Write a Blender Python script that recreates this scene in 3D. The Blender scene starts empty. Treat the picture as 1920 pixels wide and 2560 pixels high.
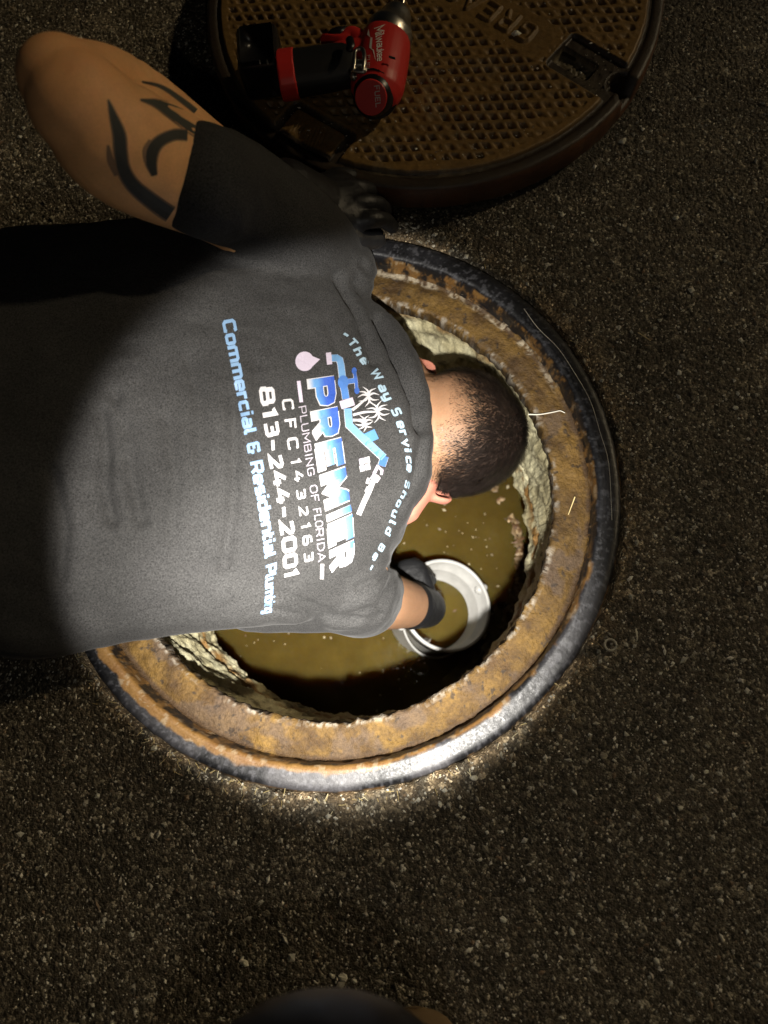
import bpy, math, random
import numpy as np
from mathutils import Matrix, Vector
from mathutils.bvhtree import BVHTree

random.seed(7); RNG = np.random.default_rng(11)
SC = bpy.context.scene
COL = SC.collection
PI = math.pi

# ------------------------------------------------------------------ camera, world, lights, exposure
CAM_Z = 0.8227
_v = np.array([math.sin(-0.0709), math.sin(0.2437), -1.0])
_v /= np.linalg.norm(_v)
_r = np.cross(_v, [0, 1, 0]); _r /= np.linalg.norm(_r)
_u = np.cross(_r, _v)
CAM_P = np.array([0.0, 0.0, CAM_Z])
FPX = 1775.0
cam_d = bpy.data.cameras.new('camera'); cam = bpy.data.objects.new('camera', cam_d); COL.objects.link(cam)
cam.matrix_world = Matrix(((_r[0], _u[0], -_v[0], 0), (_r[1], _u[1], -_v[1], 0), (_r[2], _u[2], -_v[2], CAM_Z), (0, 0, 0, 1)))
cam_d.sensor_fit = 'VERTICAL'; cam_d.sensor_height = 24.0; cam_d.sensor_width = 18.0
cam_d.lens = 24.0 * FPX / 2560
cam_d.clip_start = 0.01; cam_d.clip_end = 400
cam_d.dof.use_dof = True; cam_d.dof.focus_distance = 0.87; cam_d.dof.aperture_fstop = 2.3
SC.camera = cam

world = bpy.data.worlds.new('World'); SC.world = world; world.use_nodes = True
nt = world.node_tree; nt.nodes.clear()
wo = nt.nodes.new('ShaderNodeOutputWorld'); wb = nt.nodes.new('ShaderNodeBackground'); sky = nt.nodes.new('ShaderNodeTexSky')
sky.sky_type = 'NISHITA'; sky.sun_disc = False
sky.sun_elevation = math.radians(33); sky.sun_rotation = math.radians(68)
wb.inputs['Strength'].default_value = 0.0007
nt.links.new(sky.outputs[0], wb.inputs[0]); nt.links.new(wb.outputs[0], wo.inputs[0])

def aim(o, d):
    o.rotation_euler = Vector(d).to_track_quat('-Z', 'Y').to_euler()

sun_d = bpy.data.lights.new('street_light', 'SUN'); sun = bpy.data.objects.new('street_light', sun_d); COL.objects.link(sun)
sun_d.energy = 0.62; sun_d.angle = math.radians(2.5); sun_d.color = (1.0, 0.80, 0.50)
aim(sun, (-0.78, -0.31, -0.54)); sun.location = (3, 1.5, 3)

TORCH = np.array([0.022, -0.135, 0.77])
TORCH_HIT = np.array([-0.114, 0.178, 0.0])
def spot(name, power, deg, blend, col, size, tgt=TORCH_HIT):
    d = bpy.data.lights.new(name, 'SPOT'); o = bpy.data.objects.new(name, d); COL.objects.link(o)
    d.energy = power; d.spot_size = math.radians(deg); d.spot_blend = blend; d.color = col; d.shadow_soft_size = size
    o.location = TORCH; aim(o, tgt - TORCH)
    return o
spot('flashlight_beam', 68.0, 44.2, 0.20, (1.0, 0.95, 0.87), 0.010)
spot('flashlight_hotspot', 146.0, 38.0, 1.0, (1.0, 0.96, 0.89), 0.012, np.array([-0.105, 0.105, 0.0]))
spot('flashlight_spill', 1.25, 125.0, 0.6, (1.0, 0.93, 0.80), 0.010)

SC.view_settings.view_transform = 'Standard'; SC.view_settings.look = 'None'
SC.view_settings.gamma = 1.0; SC.view_settings.exposure = 0.0
SC.view_settings.use_curve_mapping = False

# ------------------------------------------------------------------ helpers
def ray(px, py):
    d = _v + _r * ((px - 960.0) / FPX) - _u * ((py - 1280.0) / FPX)
    return d
def at(px, py, z):
    d = ray(px, py); t = (z - CAM_Z) / d[2]
    return CAM_P + d * t
def to_px(P):
    q = np.asarray(P) - CAM_P
    w = q @ _v
    return np.stack([960 + FPX * (q @ _r) / w, 1280 - FPX * (q @ _u) / w], -1)

def sst(a, b, x):
    t = np.clip((x - a) / (b - a), 0, 1); return t * t * (3 - 2 * t)
def _hash(ix, iy, iz, seed):
    h = (ix.astype(np.int64) * 374761393 + iy.astype(np.int64) * 668265263 + iz.astype(np.int64) * 2147483647 + seed * 144665) & 0xffffffff
    h = ((h ^ (h >> 13)) * 1274126177) & 0xffffffff
    h = ((h ^ (h >> 16)) * 2246822519) & 0xffffffff
    return ((h ^ (h >> 13)) & 0xffffff) / float(0xffffff)
def vnoise(P, seed=0):
    P = np.asarray(P, float); f = np.floor(P); t = P - f; t = t * t * (3 - 2 * t); f = f.astype(np.int64)
    x, y, z = f[:, 0], f[:, 1], f[:, 2]; r = 0
    for dx in (0, 1):
        for dy in (0, 1):
            for dz in (0, 1):
                w = (t[:, 0] if dx else 1 - t[:, 0]) * (t[:, 1] if dy else 1 - t[:, 1]) * (t[:, 2] if dz else 1 - t[:, 2])
                r = r + w * _hash(x + dx, y + dy, z + dz, seed)
    return r
def fbm(P, scale, seed=0, octs=4, gain=0.5):
    P = np.asarray(P, float) * scale; a = 1; s = 0; n = 0
    for k in range(octs):
        s = s + a * vnoise(P + 17.3 * k, seed + k); n += a; a *= gain; P = P * 2.03
    return s / n
def seg_dist(P, A, B):
    A = np.asarray(A, float); B = np.asarray(B, float); d = B - A; t = np.clip(((P - A) @ d) / max(d @ d, 1e-12), 0, 1)
    return np.linalg.norm(P - (A + t[:, None] * d), axis=1)
def poly_dist(P, pts):
    return np.min([seg_dist(P, pts[i], pts[i + 1]) for i in range(len(pts) - 1)], axis=0)
def box_sdf(P, c, half, ang, r=0.0):
    ca, sa = math.cos(ang), math.sin(ang); q = P - np.asarray(c)
    x = q[:, 0] * ca + q[:, 1] * sa; y = -q[:, 0] * sa + q[:, 1] * ca
    dx = np.abs(x) - half[0] + r; dy = np.abs(y) - half[1] + r
    return np.hypot(np.maximum(dx, 0), np.maximum(dy, 0)) + np.minimum(np.maximum(dx, dy), 0) - r

MATS = {}
def mat(name, color=None, rough=0.6, metal=0.0, spec=0.5, nscale=0, namt=0.0, bscale=0, bstr=0.0, bdist=0.001, sss=0.0, sheen=0.0, coat=0.0, attr=False, rnoise=0.0, bdetail=4):
    m = bpy.data.materials.new(name); m.use_nodes = True; t = m.node_tree; b = t.nodes['Principled BSDF']
    N = t.nodes.new; L = t.links.new
    b.inputs['Roughness'].default_value = rough; b.inputs['Metallic'].default_value = metal; b.inputs['Specular IOR Level'].default_value = spec
    if sss: b.inputs['Subsurface Weight'].default_value = sss; b.inputs['Subsurface Radius'].default_value = (0.008, 0.003, 0.0015); b.inputs['Subsurface Scale'].default_value = 1.0
    if sheen: b.inputs['Sheen Weight'].default_value = sheen; b.inputs['Sheen Roughness'].default_value = 0.5
    if coat: b.inputs['Coat Weight'].default_value = coat; b.inputs['Coat Roughness'].default_value = 0.1
    if attr:
        c = N('ShaderNodeAttribute'); c.attribute_name = 'Col'; src = c.outputs['Color']
    else:
        c = N('ShaderNodeRGB'); c.outputs[0].default_value = (*color, 1); src = c.outputs[0]
    tc = N('ShaderNodeTexCoord')
    if namt:
        n = N('ShaderNodeTexNoise'); n.inputs['Scale'].default_value = nscale; n.inputs['Detail'].default_value = 5; n.inputs['Roughness'].default_value = 0.65
        L(tc.outputs['Object'], n.inputs['Vector'])
        mr = N('ShaderNodeMapRange'); mr.inputs[1].default_value = 0.25; mr.inputs[2].default_value = 0.75
        mr.inputs[3].default_value = 1 - namt; mr.inputs[4].default_value = 1 + namt
        L(n.outputs[0], mr.inputs[0])
        mx = N('ShaderNodeVectorMath'); mx.operation = 'SCALE'; L(src, mx.inputs[0]); L(mr.outputs[0], mx.inputs['Scale']); src = mx.outputs[0]
        if rnoise:
            m2 = N('ShaderNodeMapRange'); m2.inputs[1].default_value = 0.3; m2.inputs[2].default_value = 0.7
            m2.inputs[3].default_value = rough - rnoise; m2.inputs[4].default_value = rough + rnoise
            L(n.outputs[0], m2.inputs[0]); L(m2.outputs[0], b.inputs['Roughness'])
    L(src, b.inputs['Base Color'])
    if bstr:
        n2 = N('ShaderNodeTexNoise'); n2.inputs['Scale'].default_value = bscale; n2.inputs['Detail'].default_value = bdetail
        L(tc.outputs['Object'], n2.inputs['Vector'])
        bp = N('ShaderNodeBump'); bp.inputs['Strength'].default_value = bstr; bp.inputs['Distance'].default_value = bdist
        L(n2.outputs[0], bp.inputs['Height']); L(bp.outputs[0], b.inputs['Normal'])
    MATS[name] = m
    return m

def mesh(name, V, F, m=None, col=None, smooth=True):
    V = np.asarray(V, np.float32); me = bpy.data.meshes.new(name)
    if isinstance(F, np.ndarray):
        k = F.shape[1]; n = len(F)
        me.vertices.add(len(V)); me.vertices.foreach_set('co', V.ravel())
        me.loops.add(n * k); me.loops.foreach_set('vertex_index', F.astype(np.int32).ravel())
        me.polygons.add(n); me.polygons.foreach_set('loop_start', np.arange(0, n * k, k, dtype=np.int32))
        me.update(calc_edges=True)
    else:
        me.from_pydata([tuple(v) for v in V.tolist()], [], F)
    me.validate()
    me.polygons.foreach_set('use_smooth', [bool(smooth)] * len(me.polygons))
    if col is not None:
        c = np.ones((len(V), 4), np.float32); c[:, :3] = col
        a = me.color_attributes.new('Col', 'FLOAT_COLOR', 'POINT'); a.data.foreach_set('color', c.ravel())
    if m: me.materials.append(m)
    me.update()
    return me
def obj(name, V, F, m=None, parent=None, col=None, smooth=True, **props):
    o = bpy.data.objects.new(name, mesh(name, V, F, m, col, smooth)); COL.objects.link(o)
    if parent is not None: o.parent = parent
    for k, v in props.items(): o[k] = v
    return o
def thing(name, label, cat, group=None):
    o = bpy.data.objects.new(name, None); COL.objects.link(o); o.empty_display_size = 0.05
    o['label'] = label; o['category'] = cat
    if group: o['group'] = group
    return o
def grid_faces(nu, nv, wrap_u=False, wrap_v=False):
    iu = np.arange(nu if wrap_u else nu - 1); iv = np.arange(nv if wrap_v else nv - 1)
    a, b = np.meshgrid(iu, iv, indexing='ij'); a2 = (a + 1) % nu; b2 = (b + 1) % nv
    return np.stack([a * nv + b, a2 * nv + b, a2 * nv + b2, a * nv + b2], -1).reshape(-1, 4)
def join(parts):
    V = []; F = []; n = 0
    for v, f in parts:
        v = np.asarray(v, float); V.append(v); F += [tuple(int(i) + n for i in q) for q in f]; n += len(v)
    return np.concatenate(V), F
def catmull(pts, k):
    P = np.asarray(pts, float); n = len(P)
    if n < 3: return np.array([P[0] + (P[-1] - P[0]) * t for t in np.linspace(0, 1, k * (n - 1) + 1)])
    Q = np.concatenate([[2 * P[0] - P[1]], P, [2 * P[-1] - P[-2]]]); out = []
    for i in range(n - 1):
        p0, p1, p2, p3 = Q[i:i + 4]
        for t in np.arange(k) / k:
            out.append(0.5 * (2 * p1 + (p2 - p0) * t + (2 * p0 - 5 * p1 + 4 * p2 - p3) * t * t + (3 * p1 - p0 - 3 * p2 + p3) * t ** 3))
    out.append(P[-1]); return np.array(out)
def limb(pts, radii, n=16, k=5, cap=True, up=(0, 0, 1), flat=None):
    """closed tapered tube; radii scalars or (r_side, r_up) pairs"""
    R = np.array([(r, r) if np.isscalar(r) else r for r in radii], float)
    PR = catmull(np.concatenate([np.asarray(pts, float), R], 1), k)
    P, R = PR[:, :3], PR[:, 3:]
    T = np.gradient(P, axis=0); T /= np.linalg.norm(T, axis=1)[:, None]
    rings = []
    def ring(c, t, r, s=1.0):
        u = np.asarray(up, float)
        if abs(u @ t) > 0.93: u = np.array([1.0, 0.13, 0.0])
        a = np.cross(t, u); a /= np.linalg.norm(a); b = np.cross(a, t)
        th = np.arange(n) * 2 * PI / n
        return c + s * (np.cos(th)[:, None] * a * r[0] + np.sin(th)[:, None] * b * r[1])
    if cap:
        for a in (80, 60, 40, 20):
            q = math.radians(a); rings.append(ring(P[0] - T[0] * R[0].mean() * math.sin(q), T[0], R[0], math.cos(q)))
    for i in range(len(P)): rings.append(ring(P[i], T[i], R[i]))
    if cap:
        for a in (20, 40, 60, 80):
            q = math.radians(a); rings.append(ring(P[-1] + T[-1] * R[-1].mean() * math.sin(q), T[-1], R[-1], math.cos(q)))
    m = len(rings); V = np.concatenate(rings); F = [tuple(q[::-1]) for q in grid_faces(m, n, wrap_v=True)]
    F.append(tuple(range(n))); F.append(tuple(reversed(range((m - 1) * n, m * n))))
    # consistent outward orientation is not critical for the voxel union, but keep it for plain use
    return V, [tuple(reversed(f)) for f in F] if False else F
def ellipsoid(c, ax, nu=28, nv=18):
    """ax: 3 rows = scaled axis vectors"""
    ax = np.asarray(ax, float); th = np.arange(nu) * 2 * PI / nu; ph = np.linspace(0.03, PI - 0.03, nv)
    V = []
    for t in th:
        for p in ph: V.append(np.asarray(c) + math.sin(p) * math.cos(t) * ax[0] + math.sin(p) * math.sin(t) * ax[1] + math.cos(p) * ax[2])
    F = [tuple(q) for q in grid_faces(nu, nv, wrap_u=True)]
    F.append(tuple(i * nv for i in range(nu))[::-1]); F.append(tuple(i * nv + nv - 1 for i in range(nu)))
    return np.array(V), F
def lathe(profile, c, n=64, close=False):
    P = np.asarray(profile, float); th = np.arange(n) * 2 * PI / n
    V = np.stack([np.outer(np.cos(th), P[:, 0]) + c[0], np.outer(np.sin(th), P[:, 0]) + c[1], np.tile(P[:, 1], (n, 1)) + c[2]], -1).reshape(-1, 3)
    return V, grid_faces(n, len(P), wrap_u=True, wrap_v=close)
def union(parts, voxel, smooth=4, fac=0.5):
    """one continuous surface out of overlapping closed pieces"""
    V, F = join(parts); me = bpy.data.meshes.new('tmp'); me.from_pydata([tuple(v) for v in V.tolist()], [], F); me.update()
    import bmesh
    bm = bmesh.new(); bm.from_mesh(me); bmesh.ops.recalc_face_normals(bm, faces=bm.faces); bm.to_mesh(me); bm.free()
    o = bpy.data.objects.new('tmp', me); COL.objects.link(o)
    r = o.modifiers.new('r', 'REMESH'); r.mode = 'VOXEL'; r.voxel_size = voxel
    s = o.modifiers.new('s', 'SMOOTH'); s.factor = fac; s.iterations = smooth
    dg = bpy.context.evaluated_depsgraph_get(); dg.update()
    e = o.evaluated_get(dg).to_mesh()
    Vo = np.empty(len(e.vertices) * 3, np.float32); e.vertices.foreach_get('co', Vo); Vo = Vo.reshape(-1, 3)
    Fo = np.empty(len(e.loops), np.int32); e.loops.foreach_get('vertex_index', Fo)
    lt = np.empty(len(e.polygons), np.int32); e.polygons.foreach_get('loop_total', lt)
    Nn = np.empty(len(e.vertices) * 3, np.float32); e.vertices.foreach_get('normal', Nn); Nn = Nn.reshape(-1, 3)
    if (lt == 4).all(): Fq = Fo.reshape(-1, 4)
    else:
        st = np.cumsum(lt) - lt; Fq = [tuple(Fo[a:a + b]) for a, b in zip(st, lt)]
    o.evaluated_get(dg).to_mesh_clear(); bpy.data.objects.remove(o); bpy.data.meshes.remove(me)
    return Vo.astype(float), Fq, Nn.astype(float)
def bvh_of(V, F):
    return BVHTree.FromPolygons([tuple(v) for v in np.asarray(V).tolist()], [tuple(f) for f in (F.tolist() if isinstance(F, np.ndarray) else F)])

# ------------------------------------------------------------------ stroke lettering
G = {  # techno glyphs: (advance, strokes) on a cap height of 1, x-height .74
 'C': (.80, [[(.70,.78),(.66,.92),(.2,.92),(.08,.8),(.08,.2),(.2,.08),(.66,.08),(.70,.22)]]),
 'F': (.72, [[(.08,0),(.08,.92),(.68,.92)],[(.08,.5),(.58,.5)]]),
 'T': (.74, [[(0,.92),(.74,.92)],[(.37,0),(.37,.92)]]),
 'W': (1.05, [[(.04,1),(.24,.06),(.52,.8),(.80,.06),(1.0,1)]]),
 'S': (.78, [[(.70,.80),(.64,.92),(.16,.92),(.08,.84),(.08,.6),(.16,.52),(.62,.5),(.70,.42),(.70,.16),(.62,.08),(.12,.08),(.06,.2)]]),
 'B': (.80, [[(.08,.08),(.08,.92),(.6,.92),(.68,.84),(.68,.6),(.6,.52),(.08,.52)],[(.6,.52),(.72,.44),(.72,.16),(.64,.08),(.08,.08)]]),
 'R': (.82, [[(.08,0),(.08,.92),(.62,.92),(.72,.84),(.72,.54),(.62,.44),(.08,.44)],[(.45,.44),(.74,0)]]),
 'P': (.80, [[(.08,0),(.08,.92),(.62,.92),(.72,.84),(.72,.5),(.62,.4),(.08,.4)]]),
 'U': (.80, [[(.08,1),(.08,.2),(.2,.08),(.6,.08),(.72,.2),(.72,1)]]),
 'E': (.74, [[(.7,.92),(.08,.92),(.08,.08),(.7,.08)],[(.08,.5),(.6,.5)]]),
 'L': (.7, [[(.08,1),(.08,.08),(.68,.08)]]),
 'G': (.84, [[(.74,.78),(.68,.92),(.2,.92),(.08,.8),(.08,.2),(.2,.08),(.64,.08),(.76,.2),(.76,.46),(.46,.46)]]),
 'A': (.84, [[(.02,0),(.42,.96),(.82,0)],[(.18,.32),(.66,.32)]]),
 'M': (1.0, [[(.08,0),(.08,.96),(.5,.3),(.92,.96),(.92,0)]]),
 'I': (.3, [[(.15,0),(.15,1)]]), 'N': (.86, [[(.08,0),(.08,.96),(.76,.04),(.76,1)]]),
 'O': (.86, [[(.25,.06),(.08,.25),(.08,.75),(.25,.94),(.6,.94),(.78,.75),(.78,.25),(.6,.06),(.25,.06)]]),
 'D': (.84, [[(.1,.06),(.1,.94),(.5,.94),(.76,.7),(.76,.3),(.5,.06),(.1,.06)]]),
 'o': (.68, [[(.16,.08),(.08,.16),(.08,.58),(.16,.66),(.52,.66),(.60,.58),(.60,.16),(.52,.08),(.16,.08)]]),
 'm': (1.02, [[(.08,0),(.08,.66)],[(.08,.66),(.84,.66),(.94,.56),(.94,0)],[(.51,.66),(.51,0)]]),
 'n': (.68, [[(.08,0),(.08,.66),(.5,.66),(.60,.56),(.60,0)]]),
 'h': (.68, [[(.08,0),(.08,1)],[(.08,.64),(.5,.64),(.60,.54),(.60,0)]]),
 'u': (.68, [[(.08,.74),(.08,.18),(.18,.08),(.60,.08),(.60,.74)]]),
 'e': (.68, [[(.6,.1),(.16,.08),(.08,.16),(.08,.58),(.16,.66),(.52,.66),(.60,.58),(.60,.36),(.08,.36)]]),
 'r': (.48, [[(.08,0),(.08,.66),(.46,.66)]]),
 'c': (.64, [[(.6,.08),(.16,.08),(.08,.16),(.08,.58),(.16,.66),(.6,.66)]]),
 'i': (.22, [[(.11,0),(.11,.72)],[(.11,.86),(.11,1.02)]]),
 'a': (.68, [[(.12,.66),(.5,.66),(.60,.56),(.60,.02)],[(.60,.38),(.16,.38),(.08,.32),(.08,.14),(.16,.08),(.60,.08)]]),
 'l': (.30, [[(.09,1),(.09,.14),(.16,.08),(.30,.08)]]),
 's': (.64, [[(.58,.66),(.14,.66),(.08,.58),(.08,.46),(.14,.38),(.52,.36),(.58,.28),(.58,.14),(.52,.08),(.06,.08)]]),
 'd': (.68, [[(.60,1),(.60,.02)],[(.60,.66),(.16,.66),(.08,.58),(.08,.16),(.16,.08),(.60,.08)]]),
 't': (.46, [[(.12,.95),(.12,.16),(.2,.08),(.44,.08)],[(.0,.66),(.42,.66)]]),
 'b': (.68, [[(.08,1),(.08,.08),(.52,.08),(.60,.16),(.60,.58),(.52,.66),(.08,.66)]]),
 'g': (.68, [[(.60,.08),(.16,.08),(.08,.16),(.08,.58),(.16,.66),(.60,.66),(.60,-.14),(.5,-.22),(.1,-.22)]]),
 'v': (.68, [[(.03,.74),(.33,.04),(.65,.74)]]),
 'y': (.68, [[(.08,.74),(.08,.2),(.16,.1),(.6,.1)],[(.60,.74),(.60,-.12),(.5,-.2),(.1,-.2)]]),
 '&': (.86, [[(.70,.76),(.66,.92),(.16,.92),(.08,.84),(.08,.62),(.18,.53),(.46,.53)],[(.18,.53),(.08,.44),(.08,.16),(.16,.08),(.62,.08),(.62,.36),(.84,.36)],[(.62,.5),(.62,-.02)]]),
 '"': (.40, [[(.1,.7),(.13,1.0)],[(.28,.7),(.31,1.0)]]),
 '-': (.56, [[(.06,.42),(.5,.42)]]), ' ': (.42, []),
 '8': (.84, [[(.2,.52),(.12,.6),(.12,.84),(.2,.92),(.62,.92),(.70,.84),(.70,.6),(.62,.52),(.2,.52)],[(.2,.52),(.08,.42),(.08,.16),(.18,.08),(.64,.08),(.76,.16),(.76,.42),(.62,.52)]]),
 '1': (.50, [[(.05,.8),(.3,.94),(.3,0)]]),
 '3': (.80, [[(.06,.92),(.6,.92),(.70,.84),(.70,.6),(.6,.52),(.26,.52)],[(.6,.52),(.72,.42),(.72,.16),(.62,.08),(.06,.08)]]),
 '2': (.80, [[(.08,.9),(.58,.92),(.70,.82),(.70,.64),(.12,.12),(.08,.08),(.74,.08)]]),
 '4': (.84, [[(.5,.96),(.1,.3),(.84,.3)],[(.62,.55),(.62,0)]]),
 '0': (.84, [[(.2,.08),(.08,.2),(.08,.8),(.2,.92),(.64,.92),(.76,.8),(.76,.2),(.64,.08),(.2,.08)]]),
 '6': (.80, [[(.62,.92),(.2,.92),(.08,.78),(.08,.18),(.18,.08),(.62,.08),(.72,.18),(.72,.42),(.62,.52),(.08,.52)]]),
 'k': (.6, [[(.08,0),(.08,1)],[(.08,.3),(.56,.74)],[(.25,.42),(.58,0)]]),
 'w': (.95, [[(.04,.74),(.24,.06),(.47,.62),(.70,.06),(.92,.74)]]),
 '.': (.3, [[(.12,0),(.12,.1)]]), '5': (.8, [[(.68,.92),(.1,.92),(.1,.54),(.6,.54),(.72,.44),(.72,.18),(.6,.08),(.08,.08)]]),
}
def stroke_quads(pts, w, step=None, wx=None):
    """ribbon of quads along a 2D polyline, mitred; w half width (y), wx half width along x"""
    P = np.asarray(pts, float); wx = w if wx is None else wx
    closed = np.allclose(P[0], P[-1]) and len(P) > 3
    S = np.array([1.0 / wx, 1.0 / w]); Q = P * S      # work in a space where the pen is round and of radius 1
    D = np.diff(Q, axis=0); ln = np.linalg.norm(D, axis=1)[:, None]; D = D / np.maximum(ln, 1e-9)
    N = np.stack([-D[:, 1], D[:, 0]], 1); n = len(Q); nn = np.zeros((n, 2))
    for i in range(n):
        a = N[i - 1] if i > 0 else (N[-1] if closed else N[0]); b = N[i] if i < n - 1 else (N[0] if closed else N[-1])
        m = a + b; m /= max(np.linalg.norm(m), 1e-6); nn[i] = m / max(m @ b, 0.45)
    if not closed:
        Q = Q.copy()
    Lq = (Q + nn) / S; Rq = (Q - nn) / S; out = []
    for i in range(n - 1):
        k = 1
        if step: k = max(1, int(np.linalg.norm(P[i + 1] - P[i]) / step + 0.5))
        for j in range(k):
            t0, t1 = j / k, (j + 1) / k
            out.append([Lq[i] + (Lq[i + 1] - Lq[i]) * t0, Rq[i] + (Rq[i + 1] - Rq[i]) * t0, Rq[i] + (Rq[i + 1] - Rq[i]) * t1, Lq[i] + (Lq[i + 1] - Lq[i]) * t1])
    return out
class Decal:
    """flat print laid onto a surface: 2D pieces in the photo's frame, carried onto the cloth along the view"""
    def __init__(s): s.q = []; s.c = []; s.h = []
    def add(s, quads, col, h=0.0004):
        for q in quads:
            s.q.append(np.asarray(q, float)); s.c.append([col(p) if callable(col) else col for p in q]); s.h.append(h + random.random() * 0.00004)
    def build(s, name, bvh, m, parent, flipz=True, **kw):
        V = []; F = []; Cc = []
        O = Vector(CAM_P)
        for q, c, h in zip(s.q, s.c, s.h):
            pts = []
            for p in q:
                d = Vector(ray(*p)).normalized(); hit = bvh.ray_cast(O, d)
                if hit[0] is None: pts = None; break
                n = hit[1]
                if n.dot(d) > 0: n = -n
                pts.append(hit[0] + n * h - d * 0.0001)
            if pts is None: continue
            if max((pts[i] - pts[i - 1]).length for i in range(len(pts))) > 0.032: continue
            b = len(V); V += [tuple(p) for p in pts]; Cc += list(c); F.append(tuple(range(b, b + len(pts))))
        return obj(name, np.array(V), F, m, parent, col=np.array(Cc), smooth=False, **kw)
def line_anchors(dec, text, anchors, w, col, track=0.10, step=3.0, h=0.0004):
    """anchors: (char index, base xy, up vector xy)"""
    adv = []; x = 0
    for ch in text: adv.append(x); x += G[ch][0] + track
    adv.append(x)
    T = np.array([adv[a[0]] for a in anchors]); B = np.array([a[1] for a in anchors], float); Uv = np.array([a[2] for a in anchors], float)
    def f(u, v):
        i = int(np.clip(np.searchsorted(T, u, 'right') - 1, 0, len(T) - 2)); t = (u - T[i]) / (T[i + 1] - T[i])
        return B[i] + (B[i + 1] - B[i]) * t + (Uv[i] + (Uv[i + 1] - Uv[i]) * t) * v
    for ch, a in zip(text, adv):
        for st in G[ch][1]:
            for q in stroke_quads(st, w, 0.25):
                dec.add([[f(a + p[0], p[1]) for p in q]], (lambda p, c=col: c), h)
def lerp3(a, b, t): return tuple(a[i] + (b[i] - a[i]) * t for i in range(3))

# ------------------------------------------------------------------ setting: asphalt, pit, water
CX, CY = -0.1253, 0.2291          # centre of the open manhole
C3 = np.array([CX, CY, 0.0])
R_OUT = 0.3435

def asphalt_material():
    m = bpy.data.materials.new('asphalt'); m.use_nodes = True; t = m.node_tree; b = t.nodes['Principled BSDF']; N = t.nodes.new; L = t.links.new
    tc = N('ShaderNodeTexCoord')
    vo = N('ShaderNodeTexVoronoi'); vo.inputs['Scale'].default_value = 185; vo.inputs['Randomness'].default_value = 1.0
    v2 = N('ShaderNodeTexVoronoi'); v2.inputs['Scale'].default_value = 470
    no = N('ShaderNodeTexNoise'); no.inputs['Scale'].default_value = 9; no.inputs['Detail'].default_value = 6; no.inputs['Roughness'].default_value = 0.7
    for n in (vo, v2, no): L(tc.outputs['Object'], n.inputs['Vector'])
    def ramp(src, stops):
        r = N('ShaderNodeValToRGB'); e = r.color_ramp.elements
        while len(e) < len(stops): e.new(0.5)
        for k, (p, c) in enumerate(stops): e[k].position = p; e[k].color = (*c, 1)
        L(src, r.inputs[0]); return r.outputs[0]
    s1 = N('ShaderNodeSeparateColor'); L(vo.outputs['Color'], s1.inputs[0])
    s2 = N('ShaderNodeSeparateColor'); L(v2.outputs['Color'], s2.inputs[0])
    a = ramp(s1.outputs[0], [(0, (.026, .021, .014)), (.45, (.052, .043, .029)), (.80, (.085, .070, .048)), (.93, (.15, .13, .09)), (1, (.34, .30, .22))])
    c = ramp(s2.outputs[1], [(0, (.016, .013, .009)), (.6, (.050, .041, .028)), (.90, (.12, .10, .07)), (1, (.52, .47, .36))])
    mx = N('ShaderNodeMix'); mx.data_type = 'RGBA'; L(s2.outputs[0], mx.inputs[0]); L(a, mx.inputs[6]); L(c, mx.inputs[7])
    at_ = N('ShaderNodeAttribute'); at_.attribute_name = 'Col'
    mu = N('ShaderNodeMix'); mu.data_type = 'RGBA'; mu.blend_type = 'MULTIPLY'; mu.inputs[0].default_value = 1
    L(mx.outputs[2], mu.inputs[6]); L(at_.outputs['Color'], mu.inputs[7])
    mr = N('ShaderNodeMapRange'); mr.inputs[1].default_value = .3; mr.inputs[2].default_value = .7; mr.inputs[3].default_value = .65; mr.inputs[4].default_value = 1.35
    L(no.outputs[0], mr.inputs[0])
    sc = N('ShaderNodeVectorMath'); sc.operation = 'SCALE'; L(mu.outputs[2], sc.inputs[0]); L(mr.outputs[0], sc.inputs['Scale'])
    L(sc.outputs[0], b.inputs['Base Color'])
    b.inputs['Roughness'].default_value = .62; b.inputs['Specular IOR Level'].default_value = .35
    ad = N('ShaderNodeMath'); ad.operation = 'MULTIPLY_ADD'; ad.inputs[1].default_value = .5
    L(v2.outputs['Distance'], ad.inputs[0]); L(vo.outputs['Distance'], ad.inputs[2])
    bp = N('ShaderNodeBump'); bp.inputs['Strength'].default_value = .9; bp.inputs['Distance'].default_value = .0034; bp.invert = True
    L(ad.outputs[0], bp.inputs['Height']); L(bp.outputs[0], b.inputs['Normal'])
    return m
M_ASPH = asphalt_material()

def ground_z(P):
    """P (n,2) -> small relief of the worn surface"""
    Q = np.c_[P, np.zeros(len(P))]
    return (fbm(Q, 220, 3, 2) - .5) * .0030 + (fbm(Q, 22, 5, 3) - .5) * .004 - 0.0012

nth = 1500; rad = np.concatenate([R_OUT + .0035 + np.arange(0, 330) * .0034, np.geomspace(1.49, 120, 26)])
th = np.arange(nth) * 2 * PI / nth
RR, TT = np.meshgrid(rad, th, indexing='ij'); RR = RR.copy()
edge = (fbm(np.stack([np.cos(th) * 30, np.sin(th) * 30, th * 0], 1), 1.0, 9, 4) - .45) * .014
RR[0] += edge; RR[1] += edge * .6; RR[2] += edge * .25
X = CX + RR * np.cos(TT); Y = CY + RR * np.sin(TT); P2 = np.stack([X.ravel(), Y.ravel()], 1)
Z = np.zeros(len(P2)); near = RR.ravel() < 1.5
Z[near] = ground_z(P2[near])
Z = Z.reshape(RR.shape); Z[0] -= .03
col = np.ones((len(P2), 3))
rr = RR.ravel()
Q3 = np.c_[P2, np.zeros(len(P2))]
big = np.zeros(len(P2)); big[near] = fbm(Q3[near], 5.5, 21, 4)
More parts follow.
